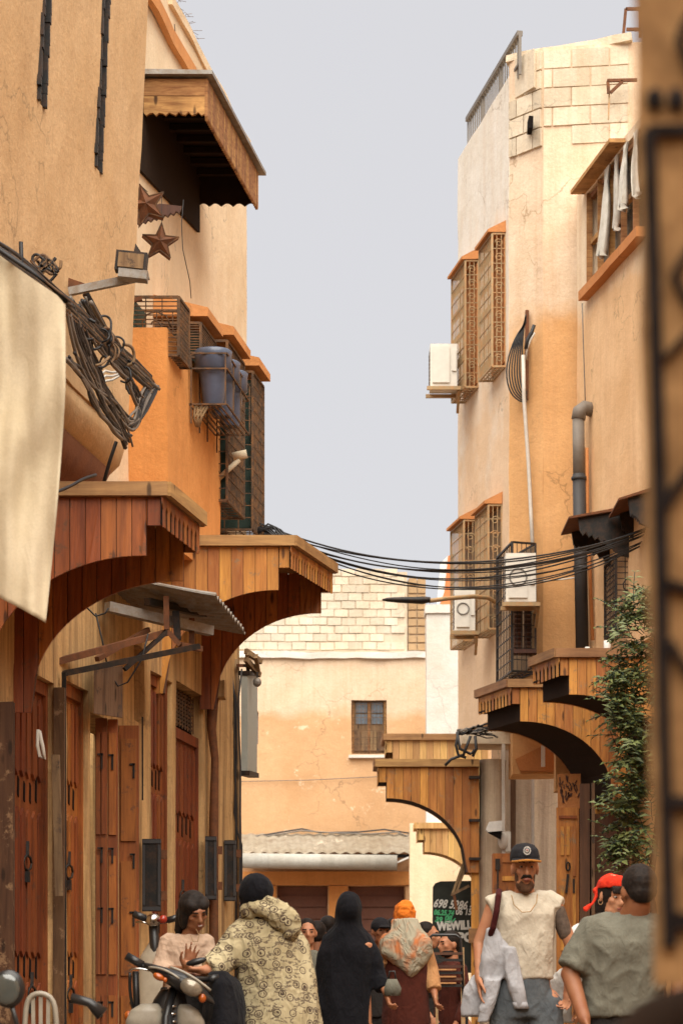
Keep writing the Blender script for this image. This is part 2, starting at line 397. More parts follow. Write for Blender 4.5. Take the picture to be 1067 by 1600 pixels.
# carved shop doors
def carved_door(px0, px1, ztop, mat, n, seed, split=(.36,.72), recess=.07):
    y0, y1 = LYp(px0), LYp(px1); r = random.Random(seed)
    nx = V(1, -.151, 0).normalized(); P = lambda y, z, o: V(LX(y)-recess, y, z)+nx*o
    dr = MB().prism([P(y0,0,0), P(y1,0,0), P(y1,ztop,0), P(y0,ztop,0)], -nx*.05).build('wooden_door', mat, LB)
    # frame
    fr = MB()
    fw = .05
    fr.prism([P(y0+.003,0,.03), P(y0+fw,0,.03), P(y0+fw,ztop-.003,.03), P(y0+.003,ztop-.003,.03)], -nx*.029)
    fr.prism([P(y1-fw,0,.03), P(y1-.003,0,.03), P(y1-.003,ztop-.003,.03), P(y1-fw,ztop-.003,.03)], -nx*.029)
    fr.prism([P(y0+fw+.001,ztop-.09,.028), P(y1-fw-.001,ztop-.09,.028), P(y1-fw-.001,ztop-.004,.028), P(y0+fw+.001,ztop-.004,.028)], -nx*.027)
    fr.build('door_frame', mat, dr)
    w = (y1-y0-2*fw-.02)/n
    bands = [0.05, ztop*split[0], ztop*split[0]+.16, ztop*split[1], ztop*split[1]+.2, ztop-.12]
    for i in range(n):
        ya = y0+fw+.01+i*w+w*.17; yb = y0+fw+.01+(i+1)*w-w*.17
        bt = MB(); o = r.uniform(.014,.022)
        for (za, zb) in ((bands[0],bands[1]),(bands[2],bands[3]),(bands[4],bands[5])):
            m = (ya+yb)/2
            bt.prism([P(ya,za+.04,o), P(m,za,o), P(yb,za+.04,o), P(yb,zb-.05,o), P(m,zb,o), P(ya,zb-.05,o)], -nx*(o-.001))
        bt.build('batten', mat, dr)
    sl = MB()
    for i in range(n+1):
        yy = y0+fw+.01+i*w
        for zz in (bands[1]+.05, bands[3]+.06, bands[5]-.32, bands[4]+.05):
            if yy < y0+fw+.02 or yy > y1-fw-.02: continue
            h = r.uniform(.09,.15); zz += r.uniform(-.02,.02)
            sl.prism([P(yy-.018,zz,.006), P(yy+.012,zz-.015,.006), P(yy+.018,zz+h,.006), P(yy-.010,zz+h+.02,.006)], -nx*.005)
    sl.build('carved_slot', M['dark'], dr)['kind'] = 'stuff'
    # hasp and padlock
    for k, zz in enumerate((1.05, 1.9)):
        m = (y0+y1)/2+r.uniform(-.1,.1); hd = MB(); p = P(m, zz, .03)
        hd.tube([p+V(.02*math.cos(a), .045*math.cos(a), .05*math.sin(a)) for a in [i*math.pi/4 for i in range(9)]], .009, 5)
        hd.box(p+V(.0,0,-.09), (.03,.06,.07)); hd.bar(p+V(0,0,.05), p+V(0,.02,.14), .02)
        hd.build('padlock', M['black'], dr)
    return dr
carved_door(22, 85, 3.13, M['cedar'], 6, 1)
carved_door(106, 140, 3.2, M['cedarl'], 4, 2)
carved_door(237.6, 269.5, 3.62, M['cedar'], 5, 3, (.42,.74))
carved_door(275.5, 318, 3.3, M['cedar'], 6, 4, (.44,.72))
# transom grille above last door
y0, y1 = LYp(276), LYp(317.5); t = MB(); t.prism([V(LX(y)-.1, y, z) for y, z in ((y0,3.32),(y1,3.32),(y1,3.65),(y0,3.65))], (-.03,0,0))
tr = t.build('transom', M['dark'], LB); t = MB()
for k in range(9):
    z = 3.36+k*.032; t.bar(V(LX(y0+.05)-.08, y0+.05, z), V(LX(y1-.05)-.08, y1-.05, z), .008, .014)
for k in range(10):
    y = y0+.05+k*(y1-y0-.1)/9; t.bar(V(LX(y)-.075, y, 3.33), V(LX(y)-.075, y, 3.64), .012)
t.build('grille', M['iron'], tr)
# small high panel
MB().box((LX(18.6)-.08, 18.61, 3.45), (.05,.37,.6)).build('small_shutter', M['cedar'], LB)
# open door leaves standing out from the wall, facing down the street
def leaf(px0, px1, Y, ztop, mat, n, seed):
    a, b = W(px0,HY,Y).x, W(px1,HY,Y).x; r = random.Random(seed)
    d = MB().box(((a+b)/2, Y, ztop/2+.01), (b-a, .045, ztop-.02)).build('open_door_leaf', mat, LB)
    w = (b-a)/n
    for i in range(n):
        x0, x1 = a+i*w+w*.12, a+(i+1)*w-w*.12; q = MB()
        for za, zb in ((.1,1.05),(1.2,2.05),(2.2,ztop-.1)):
            q.box(((x0+x1)/2, Y-.031, (za+zb)/2), (x1-x0, .016, zb-za))
        q.build('batten', mat, d)
    q = MB()
    for zz in (.95, 1.62, 2.05, 2.72): q.box((b-.035, Y-.043, zz), (.014,.012,.11)); q.box((b-.045, Y-.043, zz+.05), (.04,.012,.014))
    q.build('hinge', M['black'], d)['kind'] = 'stuff'
leaf(150, 168, 17.3, 3.03, M['cedar'], 2, 5); leaf(169.5, 184.5, 17.36, 3.03, M['cedarl'], 1, 6); leaf(186.5, 217.5, 18.0, 3.06, M['cedarl'], 1, 7)
# timber props between doors, hanging plank
def stick(px, py0, py1, Y, w, mat, name='timber_post', d2=None, dx=0):
    a = W(px, py0, Y); b = W(px+dx, py1, Y); a.z = max(a.z, .0); b.z = max(b.z, 0.0)
    return MB().bar(b, a, w, d2 or w, V(0,1,0)).jit(.006, 9).build(name, mat, LB)
stick(11, 1098, 1900, 14.95, .09, M['darkwood']); stick(94, 1075, 1850, 16.2, .07, M['darkwood'], dx=-2); stick(101, 1050, 1850, 16.3, .03, M['black'])
stick(88, 1180, 1400, 16.0, .05, M['oldwood'], dx=5)
stick(223, 1120, 1250, 18.2, .012, M['black'])
p = MB(); p.prism([W(147,1046,16.9), W(192,1040,17.3), W(191,1120,17.3), W(148,1115,16.9)], (0,.03,0)); p.jit(.01, 3).build('hanging_board', M['oldwood'], LB)
# hanging pale loop on first door
q = MB(); q.tube([W(60,1140,15.4), W(59,1165,15.4), W(63,1182,15.4), W(70,1186,15.4), W(68,1170,15.4), W(62,1142,15.4)], .012, 5)
tag(q.build('rag_loop', M['curtain'], base=W(63,1165,15.4)), 'pale cloth loop hanging on the leftmost red carved door', 'rag')

# ---- left pier details : black shutter panels, drain, cables
def shutter(px0, px1, py0, py1, Y, label):
    c0, c1 = W(px0,py1,Y), W(px1,py0,Y)
    t = thing('folding_shutter', label, 'shutter', (c0.x, Y, c0.z), 'black folding shutters along the left shop fronts')
    cx, cz = (c0.x+c1.x)/2, (c0.z+c1.z)/2; w, h = c1.x-c0.x, c1.z-c0.z
    MB().box((cx,Y,cz), (w,.05,h)).build('panel', M['black'], t)
    f = MB(); f.box((cx,Y-.03,c1.z-.02), (w,.012,.03)); f.box((cx,Y-.03,c0.z+.02), (w,.012,.03)); f.box((c0.x+.012,Y-.03,cz), (.02,.012,h-.09)); f.box((c1.x-.012,Y-.03,cz), (.02,.012,h-.09)); f.build('frame', M['pipeb'], t)
    for z in (c1.z-.12, c0.z+.12): MB().box((c1.x+.025, Y-.01, z), (.045,.02,.07)).build('hinge', M['rust'], t)
shutter(223, 252, 1311, 1424, 18.6, 'wide black folding shutter with peeling edge behind the seated girl')
shutter(321, 339, 1307, 1406, 20.9, 'narrow black shutter at the foot of the drain stain')
shutter(351, 369, 1313, 1408, 21.9, 'narrow black shutter next to the cable pipe on the corner')
t = MB(); t.tube([W(334,1085,21.1), W(331,1140,21.1), W(336,1185,21.1), W(334,1300,21.1), W(334,1500,21.1), W(334,1930,21.1)], [.05,.04,.035,.045,.04,.04], 8).jit(.008, 8).build('drain_pipe', M['rust'], LB)
t = MB(); t.prism([W(322,1090,21.0), W(326,1068,21.0), W(351,1062,21.0), W(351,1088,21.0)], (0,.25,0)); t.build('corbel', M['L3'], LB)
cpt = thing('cable_riser', 'bundle of grey service pipes and wires climbing the far left corner', 'pipes', (W(372,1577,22.4).x, 22.4, 0))
MB().tube([W(368,1030,22.4), W(371,1090,22.4), W(372,1200,22.4), W(374,1300,22.4), W(374,1970,22.4)], .022, 6).build('pipe', M['oldwood'], cpt)
MB().tube([W(361,1040,22.3), W(367,1095,22.3), W(366,1160,22.3), W(369,1260,22.3), W(368,1970,22.3)], .011, 5).build('wire', M['cable'], cpt)
MB().tube([W(356,1040,22.3), W(364,1080,22.3), W(369,1090,22.3), W(370,1180,22.3), W(366,1270,22.3), W(371,1300,22.3), W(378,1320,22.3), W(377,1970,22.3)], .008, 5).build('wire', M['cable'], cpt)
MB().tube([W(378,1045,22.3), W(372,1100,22.3), W(376,1200,22.3), W(375,1400,22.3), W(377,1970,22.3)], .009, 5).build('wire', M['pipeb'], cpt)
for k in range(5):
    MB().tube([W(350+3*k,1085,22.25), W(356+2*k,1110+5*k,22.25), W(358+k,1150,22.25), W(353+2*k,1180+6*k,22.25)], .004, 4).build('loose_wire', M['cable'], cpt)
# light-box sign
lb = thing('hanging_sign', 'blank grey lightbox sign in a black frame hanging from the far left corner', 'sign', W(384,1215,22.5))
pz = [W(377,1052,22.4), W(393,1053,23.4), W(392,1212,23.4), W(377,1208,22.4)]
MB().prism(pz, (.06,.0,0)).build('sign_face', plain('sign_face', (.36,.38,.34), .5, var=.15), lb)
fm = MB()
for a, b in ((0,1),(1,2),(2,3)): fm.bar(pz[a]+V(.03,-.01,0), pz[b]+V(.03,-.01,0), .1, .045)
fm.build('sign_frame', M['black'], lb)
MB().bar(W(372,1050,22.3)+V(0,0,.06), W(394,1050,23.4)+V(.03,0,.06), .03).build('hanger', M['rust'], lb)
br = thing('wooden_bracket', 'small broken plank bracket with a lamp above the blank sign', 'bracket', W(392,1040,22.5))
for a, b in (((384,1017),(408,1034)), ((384,1030),(406,1055)), ((400,1025),(404,1052)), ((386,1020),(388,1048))):
    MB().bar(W(*a,22.5), W(*b,22.7), .035, .05).build('plank', M['oldwood'], br)
MB().ell(W(402,1066,22.6), (.04,.04,.045)).build('lamp', M['tin'], br)
MB().bar(W(402,1050,22.6), W(402,1062,22.6), .02).build('lamp_arm', M['black'], br)

# ---- center far building
B = thing('far_building', 'peach plastered house closing the street with a pale brick parapet', 'building', (W(520,HY,42.2).x, 42.2, 0))
YB = 42.0; sB = F/YB
def BX(px): return (px-CXP)/sB
def BZ(py): return CH+(HY-py)/sB
op = [(549,604,1094,1178),(397,404,1112,1162),(433,512,1384,1600),(545,632,1384,1600)]
xs = sorted({300,666,*[o[0] for o in op],*[o[1] for o in op]}); zs = sorted({1028,1664.7,*[o[2] for o in op],*[o[3] for o in op]})
w = MB()
for a, b in zip(xs, xs[1:]):
    for c, d in zip(zs, zs[1:]):
        m, n = (a+b)/2, (c+d)/2
        if any(o[0]<m<o[1] and o[2]<n<o[3] for o in op): continue
        w.slab((BX(a),YB), (BX(b),YB), max(0,BZ(d)), BZ(c), (0,.5), .4)
w.jit(.015).build('wall', M['B'], B)
MB().slab((BX(300),YB+.05), (BX(636),YB+.05), BZ(1018), BZ(893), (0,.3), .4).build('parapet', M['mortar'], B)
MB().box((BX(400), YB+4, 3.5), (12, 7.0, 7)).build('body', M['B'], B)
lg = MB(); lg.slab((BX(300),YB-.06), (BX(666),YB-.06), BZ(1029), BZ(1019), (0,.5), .2); lg.jit(.035, 2.5).build('ledge', M['Bw'], B)
r = random.Random(5); brick_m = MB().box((0,0,0), (1,1,1)); bm0 = None
row = 0; z = BZ(1015); bh = .142; bl = .245
while z < BZ(893)-.05:
    x = BX(302)+(row % 2)*bl/2
    while x < BX(634)-bl*.6:
        if r.random() > .04:
            if bm0 is None:
                o = MB().box((0,0,0), (bl-.014,.035,bh-.016)).build('brick', M['brick'], B, base=V(0,0,0)); bm0 = o.data
                bv = bm0
            else:
                o = bpy.data.objects.new('brick', bm0); COL.objects.link(o); o.parent = B
            o.location = V(x+bl/2+r.uniform(-.006,.006), YB+.048+r.uniform(-.008,.006), z+bh/2+r.uniform(-.006,.006))-BASE[B.name]
            o.rotation_euler = (r.uniform(-.02,.02), r.uniform(-.03,.03), r.uniform(-.02,.02))
        x += bl
    z += bh; row += 1
# corner pillar, its side-face shading painted as darker brick
pl = MB().slab((BX(637),YB+.1), (BX(665),YB+.1), BZ(1018), BZ(905), (0,.4), .2).build('corner_pillar', M['grey'], B)
for k in range(9):
    for i in range(2):
        MB().box((BX(637)+.085+i*.155, YB+.09, BZ(1016)+.07+k*.142), (.14,.05,.115)).jit(.008, 5).build('brick', plaster('shaded_brick', (.48,.33,.19)) if k+i == 0 else bpy.data.materials['shaded_brick'], pl)
# window
wi = MB(); fx0, fx1, fz0, fz1 = BX(549), BX(604), BZ(1178), BZ(1094)
wi.box(((fx0+fx1)/2, YB+.12, (fz0+fz1)/2), (fx1-fx0-.01,.03,fz1-fz0-.01)); win = wi.build('window', M['oldwood'], B)
for i in range(2):
    for k in range(2):
        cx = fx0+(fx1-fx0)*(.29+.44*i); cz = fz1-.12-.2*k
        MB().box((cx, YB+.095, cz), (.19,.015,.175)).build('pane', plain('stained_pane', (.16,.20,.24), .2, .6, var=.5, sc=25) if i+k == 0 else bpy.data.materials['stained_pane'], win)
for i in range(3): MB().box((fx0+.03+i*(fx1-fx0-.06)/2, YB+.085, (fz0+fz1)/2), (.035,.03,fz1-fz0-.02)).build('frame', M['hoodwood'], win)
gm = MB()
for i in range(9): gm.bar(V(fx0+.04+i*.066, YB+.03, fz0), V(fx0+.04+i*.066, YB+.03, fz1), .008)
for i in range(8): gm.bar(V(fx0, YB+.03, fz0+.06+i*.115), V(fx1, YB+.03, fz0+.06+i*.115), .008)
gm.build('grille', M['iron'], win)
for k in range(4): MB().box(((fx0+fx1)/2+(k-1.5)*.14, YB+.09, fz0+.24), (.12,.02,.36)).build('shutter_panel', M['oldwood'], win)
MB().box(((fx0+fx1)/2, YB-.02, fz0-.05), (fx1-fx0+.1,.12,.05)).jit(.008,5).build('sill', M['Bw'], B)
MB().box(((BX(397)+BX(404))/2, YB+.1, (BZ(1112)+BZ(1162))/2), (BX(404)-BX(397)-.01,.03,.54)).build('window', M['tin'], B)
# shop shutters under the canopy
for a, b in ((433,512),(545,632)):
    s_ = MB().box(((BX(a)+BX(b))/2, YB+.2, BZ(1384)/2), (BX(b)-BX(a)-.01,.04,BZ(1384)-.01)).build('roller_shutter', plain('shutter_red', (.16,.065,.04), .7) if a == 433 else bpy.data.materials['shutter_red'], B)
    for k in range(14): MB().box(((BX(a)+BX(b))/2, YB+.17, .1+k*.21), (BX(b)-BX(a)-.04,.03,.185)).build('slat', bpy.data.materials['shutter_red'], s_)
MB().slab((BX(380),YB-.08), (BX(655),YB-.08), BZ(1383), BZ(1362), (0,.08), .4).build('beam', M['L2'], B)
for a, b in ((378,433),(512,545),(632,664)):
    MB().slab((BX(a)+.02,YB-.04), (BX(b)-.02,YB-.04), 0, BZ(1384)-.005, (0,.04), .3).jit(.008).build('pier', M['L2'] if b < 600 else M['B'], B)
# canopy
cn = thing('corrugated_canopy', 'grey corrugated canopy with a rolled white awning over the far shop', 'canopy', (BX(520),YB-.9,BZ(1337)))
n = 120; a0, a1 = BX(370), BX(655)
top = [V(a0+(a1-a0)*i/n, YB-.02, BZ(1303)+.012*math.sin(i*2*math.pi/7.5)) for i in range(n+1)]
bot = [V(a0+(a1-a0)*i/n+.06, YB-.95, BZ(1338)+.018*math.sin(i*2*math.pi/7.5)) for i in range(n+1)]
q = MB(); q.v = top+bot+[p-V(0,0,.006) for p in top]+[p-V(0,0,.006) for p in bot]; N = n+1
q.f = [(i,i+1,N+i+1,N+i) for i in range(n)]+[(2*N+i+1,2*N+i,3*N+i,3*N+i+1) for i in range(n)]+[(N+i,N+i+1,3*N+i+1,3*N+i) for i in range(n)]
q.sm = [False]*len(q.f); q.build('corrugated_sheet', plaster('canopy_tin', (.31,.27,.21), (.16,.11,.07), dirt=.7, patch=(.5,.42,.32)), cn)
MB().bar(V(a0+.1,YB-.9,BZ(1338)-.05), V(a1-.05,YB-.9,BZ(1338)-.05), .04, .06).build('batten', M['dark'], cn)
for i in range(7):
    x = a0+.2+i*(a1-a0-.3)/6; MB().bar(V(x,YB-.02,BZ(1345)), V(x,YB-.9,BZ(1341)), .04).build('rafter', M['rust'], cn)
MB().tube([V(a0+.05,YB-.97,BZ(1350)), V(BX(618),YB-.97,BZ(1353))], .13, 14).jit(.008,4).build('rolled_awning', plaster('awning_vinyl', (.44,.43,.39), (.26,.24,.2), dirt=.5), cn)
MB().bar(V(BX(618),YB-.97,BZ(1353)), V(BX(636),YB-.97,BZ(1345)), .03).build('awning_arm', M['white'], cn)
for k, pts in enumerate([[(372,1308),(400,1307),(440,1300),(472,1295),(500,1301),(560,1300),(600,1296),(648,1303)],[(372,1312),(420,1306),(470,1298),(530,1302),(580,1303),(620,1300),(640,1308),(655,1320)]]):
    tag(MB().tube([W(x,y,YB-.1-.03*k) for x, y in pts], .014, 5).build('wall_cable', M['pipeb'] if k == 0 else M['pipe'], base=W(500,1300,YB)), ['thick dark cable sagging along the wall above the corrugated canopy','grey cable dropping behind the canopy end'][k], 'cable')
tag(MB().tube([W(372,1221,YB-.05), W(480,1219,YB-.05), W(664,1210,YB-.05)], .007, 4).build('wall_cable', M['pipe'], base=W(500,1220,YB)), 'thin straight wire across the orange wall below the far window', 'cable')

# white building beside it and low rear buildings
WB = thing('white_building', 'bright white plastered house between the peach house and the right building', 'building', (W(690,HY,39).x, 39, 0))
s_ = F/39
MB().slab((W(666,0,39).x,39), (W(760,0,39).x,39), 0, CH+(HY-948)/s_, (0,.5), .4).jit(.012).build('wall', M['Bw'], WB)
MB().slab((W(664,0,39).x,38.96), (W(760,0,39).x,38.96), CH+(HY-958)/s_, CH+(HY-945)/s_, (0,.6), .2).jit(.012).build('coping', M['Bw'], WB)
MB().slab((W(640,0,38.8).x,38.8), (W(760,0,38.8).x,38.8), 0, CH+(HY-1286)/(F/38.8), (0,.19), .4).jit(.015).build('lower_wall', M['L4'], WB)
fl = thing('roof_banner', 'orange and white striped cloth panel standing on the white house roof', 'banner', W(695,948,39.3))
MB().prism([W(700,868,39.3),W(707,868,39.3),W(706,945,39.3),W(686,948,39.3),W(694,925,39.3)], (0,.05,0)).build('orange_panel', plain('banner_orange', (.62,.19,.06)), fl)
MB().prism([W(688,880,39.32),W(700,868,39.32),W(694,925,39.32),W(684,948,39.32),W(682,948,39.32)], (0,.04,0)).build('white_panel', M['white'], fl)
MB().bar(W(708,945,39.3), W(708,866,39.3), .03).build('pole', M['pipe'], fl)
def smooth_path(pts, it=1):
    for _ in range(it):
        o = [pts[0]]
        for a, b in zip(pts, pts[1:]): o += [a.lerp(b,.25), a.lerp(b,.75)]
        pts = o+[pts[-1]]
    return pts
# ---- right building
RB = thing('right_building', 'tall peach apartment building on the right with block parapet and caged windows', 'building', (R1(27), 27, 0))
fy0, fy1 = 26.3, 28.87
wall(MB(), R1, fy0, fy1, 4.2, 11.1, .4, cell=.35).jit(.01).build('street_wall', M['R1'], RB)
MB().slab((R1(fy1)+.4,fy1), (R1(fy1)+5,fy1), 0, 11.1, (0,-.3), .8).build('end_wall', M['R1'], RB)
ca, cb = V(R1(26.3),26.3,0), V(W(848,0,25.9).x, 25.9, 0)
x3 = R3(25.7)
MB().slab((ca.x+.002,ca.y-.002), (cb.x,cb.y), 4.3, 11.25, (.2,.35), .25).jit(.01).build('corner_wall', M['R2'], RB)
MB().slab((cb.x,cb.y), (x3+.3,25.72), 4.3, 11.25, (0,.4), .3).jit(.008).build('facing_wall', M['R2'], RB)
wall(MB(), R3, 19.5, 25.7, 0, 4.5, .4, cell=.5).jit(.01).build('near_wing_wall', M['R2'], RB)
wall(MB(), R3U, 19.5, 25.75, 4.5, 9.6, .5, [(23.2,25.35,8.47,9.5)], .3).jit(.01).build('jettied_wing_wall', M['R3'], RB)
nb = thing('unseen_shop_row', 'plastered shop row outside the frame, added to shade the right side of the street near the viewer', 'building', (5.2, 8, 0))
MB().slab((3.6,-8),(4.3,19.4), 0, 6.5, (.5,0), 1).build('street_wall', M['R2'], nb); MB().slab((-6,-9),(6,-9), 0, 8.5, (0,-.5), 1).build('unseen_cross_wall', M['L1'], nb)  # unseen side and cross walls added to darken street level
nb = thing('unseen_shop_row', 'plastered shop row outside the frame, added to shade the left side of the street near the viewer', 'building', (-3.8, 0, 0))
MB().slab((-3.6,-8),(-3.2,7.9), 0, 5.5, (-.5,0), 1).build('street_wall', M['L3'], nb)  # unseen left wall, likewise added to darken the street
MB().slab((ca.x-.03,ca.y-.02), (x3,25.68), 11.251, 11.33, (.1,.5), .2).jit(.03, 3).build('coping', M['block'], RB)
# concrete blocks laid bare at the top (each one a part)
r = random.Random(11); bw, bh = .40, .205
Lc = (V(cb.x,cb.y,0)-ca); rows = 6
for k in range(rows):
    z = 11.22-bh*(k+1); s0 = (k % 2)*bw*.5
    x = cb.x-.3+s0-bw*.5
    while x < x3:
        a = max(x, cb.x+.005); b = min(x+bw, x3-.01); x += bw
        if b-a < .07: continue
        if k > 4 and r.random() < .75: continue
        if k > 2 and r.random() < .3: continue
        y = 25.9-(.18)*((a+b)/2-cb.x)/(x3+.3-cb.x)
        MB().box(((a+b)/2, y+.013+r.uniform(-.003,.003), z+bh/2), (b-a-.014,.055,bh-.014), Matrix.Rotation(-math.atan2(.18, x3+.3-cb.x),3,'Z')).jit(.004, 6).build('block', M['block'], RB)
    if k < 5:
        for t0, t1 in ((.04,.46),(.49,.96)) if k % 2 else ((.04,.25),(.28,.72),(.75,.97)):
            if k < 2 and t0 < .3: continue
            a = ca+Lc*t0; b = ca+Lc*t1; nn = V(Lc.y,-Lc.x,0).normalized()
            q = MB(); m = (a+b)/2; d = (b-a); rot = Matrix.Rotation(math.atan2(d.y,d.x),3,'Z')
            q.box(V(m.x,m.y,z+bh/2)+nn*.005, (d.length,.04,bh-.016), rot).jit(.004,6).build('block', M['block'], RB)
MB().slab((ca.x+.06,ca.y-.08), (cb.x-.1,cb.y-.0), 10.83, 11.24, (.05,.08), .2).jit(.006).build('cement_patch', M['grey'] if False else M['block'], RB)
MB().box((cb.x-.14, cb.y+.0, 10.42), (.05,.2,.13)).jit(.012,9).build('hole', M['dark'], RB)
# roof railing
rl = thing('roof_railing', 'dark green iron roof railing along the street edge of the right building', 'railing', (R1(27.5),27.5,11.1))
def RP(t, z, d=.06): 
    y = 26.05+t*(28.6-26.05); return V(R1(y)+d, y, z)
MB().bar(RP(0,11.47), RP(1,11.47), .06, .05).build('top_rail', M['pipe'], rl)
MB().bar(RP(0,11.14), RP(1,11.14), .04, .03).build('bottom_rail', M['pipe'], rl)
for k in range(27):
    t = k/26; MB().bar(RP(t,11.02), RP(t,11.46), .03 if k % 9 == 0 else .016).build('baluster', M['pipe'], rl)
# antenna frame and wall bracket
af = thing('antenna_frame', 'bare orange metal frame standing on the block roof', 'frame', W(980,60,25.6))
for a, b in (((973,58),(977,14)),((977,14),(1010,14)),((978,46),(1000,46)),((1000,58),(1000,14))): MB().bar(W(*a,25.75), W(*b,25.75), .03).build('bar', M['rust'], af)
wbk = thing('wall_bracket', 'small triangular orange iron bracket on the block wall', 'bracket', W(955,135,25.6))
for a, b in (((948,126),(995,125)),((949,127),(950,146)),((953,145),(972,127))): MB().bar(W(*a,25.62), W(*b,25.62), .03).build('bar', M['rust'], wbk)
tag(MB().bar(W(951,147,25.66), W(950,187,25.66), .014).build('rust_streak_rod', M['goldiron'], base=W(951,147,25.6)), 'thin rusty rod hanging below the triangular bracket', 'rod')

# caged windows
def cage(par, A, Bp, C, D, z0, z1, mat, back, nb=10, bands=4, scroll=True, plates=None, seed=0):
    """A=near outer, Bp=far outer, C=near wall, D=far wall (xy). Adds a window with frame, grille and backing"""
    A, Bp, C, D = [V(p[0],p[1],0) for p in (A,Bp,C,D)]
    up = lambda p, z: V(p.x,p.y,z)
    inn = (C-A)*.93
    wn_ = MB().prism([up(C+(A-C)*.12,z0+.05), up(D+(Bp-D)*.12,z0+.05), up(D+(Bp-D)*.12,z1-.03), up(C+(A-C)*.12,z1-.03)], (C-A)*.1).build('window', back, par)
    fr = MB()
    for p in (A,Bp,C,D): fr.bar(up(p,z0), up(p,z1), .022)
    for z in (z0,z1):
        for a, b in ((A,Bp),(Bp,D),(D,C),(C,A)): fr.bar(up(a,z), up(b,z), .02)
    fr.build('cage_frame', mat, wn_)
    g = MB(); r = random.Random(seed)
    for i in range(1, nb): 
        p = A+(Bp-A)*(i/nb); g.bar(up(p,z0), up(p,z1), .009)
    ne = 5 if not scroll else 3
    for i in range(1, ne):
        p = A+(C-A)*(i/ne); g.bar(up(p,z0), up(p,z1), .008)
        p = Bp+(D-Bp)*(i/ne); g.bar(up(p,z0), up(p,z1), .008)
    for k in range(1, bands*2+1):
        z = z0+(z1-z0)*k/(bands*2+1)
        g.bar(up(A,z), up(Bp,z), .009); g.bar(up(A,z), up(C,z), .008)
    for i in range(7):
        p, q = A+(Bp-A)*(i+.5)/7, C+(D-C)*(i+.5)/7; g.bar(up(p,z0), up(q,z0), .01)
    for i in range(1,3):
        p, q = A+(C-A)*i/3, Bp+(D-Bp)*i/3; g.bar(up(p,z0), up(q,z0), .01)
    g.build('grille_bars', mat, wn_)
    if scroll:
        s = MB(); e = (C-A); w_ = e.length; e = e.normalized()
        k = 0; z = z0+w_*.6
        while z < z1-w_*.4:
            c = up((A+C)/2, z); rr = w_*.34; pts = []
            for j in range(14):
                a = j/13*3.6*math.pi*.8; q = rr*(1-j/16); sg = 1 if k % 2 else -1
                pts.append(c+e*q*math.cos(a)*sg+V(0,0,q*math.sin(a)))
            s.tube(pts, .006, 4); z += w_*1.05; k += 1
        s.build('scrollwork', mat, wn_)['kind'] = 'stuff'
    if plates:
        for k in range(bands+1):
            z = z0+(z1-z0)*(k+.15)/(bands+1.0); h = (z1-z0)/(bands+1)*.36
            off = (A-C).normalized()*-.012
            MB().prism([up(A+(Bp-A)*.02,z)+off, up(A+(Bp-A)*.98,z)+off, up(A+(Bp-A)*.98,z+h)+off, up(A+(Bp-A)*.02,z+h)+off], off*.4).build('pierced_plate', plates, wn_)
    return wn_
def eave(par, A, Bp, C, D, z, mat, over=.08, th=.05, rise=.12):
    A, Bp, C, D = [V(p[0],p[1],0) for p in (A,Bp,C,D)]
    o = (A-C).normalized()*over; l = (A-Bp).normalized()*over*.5
    a, b, c, d = A+o+l, Bp+o-l, C+l, D-l
    q = MB(); q.hexa([V(a.x,a.y,z), V(c.x,c.y,z), V(d.x,d.y,z), V(b.x,b.y,z)], [V(a.x,a.y,z+th), V(c.x,c.y,z+th+rise), V(d.x,d.y,z+th+rise), V(b.x,b.y,z+th)])
    return q.jit(.008,6).build('window_eave', mat, par)
def rc(ya, yb, d):       # corners on street side of the right building
    return (R1(ya)-d,ya), (R1(yb)-d,yb), (R1(ya),ya), (R1(yb),yb)
for i, (ya, yb, d, z0, z1, mt, bk, pls) in enumerate([
        (26.44,27.06,.15,7.98,9.43,'goldiron','terrR','goldiron'), (27.78,28.5,.15,8.1,9.55,'goldiron','terrR','goldiron'),
        (26.62,27.25,.15,5.14,6.5,'goldiron','oldwood',None), (27.85,28.55,.15,5.2,6.58,'goldiron','oldwood',None)]):
    cs = rc(ya, yb, d); cage(RB, *cs, z0, z1, M[mt], M[bk], 12, 4, True, M[pls] if pls else None, i)
    eave(RB, *cs, z1+.015, M['terrR'], .05, .03, .1)
# black cage with brown shutters on the corner
Yc = 25.35; Ac = V(W(800,0,Yc).x,Yc,0); Bc = V(W(776,0,26.25).x,26.25,0); Cc = V(W(836,0,Yc+.1).x,Yc+.1,0); Dc = V(W(800,0,26.2).x,26.2,0)
cg = cage(RB, Ac, Bc, Cc, Dc, CH+(HY-1052)/148, CH+(HY-852)/148, M['black'], M['oldwood'], 10, 5, False)
zt, zb = CH+(HY-945)/148, CH+(HY-1018)/148
for k in range(2):
    a = W(802+16*k,0,Yc+.12).x; b = W(817+16*k,0,Yc+.12).x
    sh = MB().box(((a+b)/2, Yc+.16, (zt+zb)/2), (b-a-.01,.03,zt-zb)).build('shutter', M['brownsh'], RB)
    for j in range(9): MB().box(((a+b)/2, Yc+.135, zb+.04+j*(zt-zb-.06)/9), (b-a-.03,.03,.022), Matrix.Rotation(.5,3,'X')).build('louvre', M['brownsh'], sh)
MB().box(((Ac.x+Cc.x)/2, Yc+.1, zb-.02), (Cc.x-Ac.x,.2,.04)).build('sill', M['brownsh'], RB)

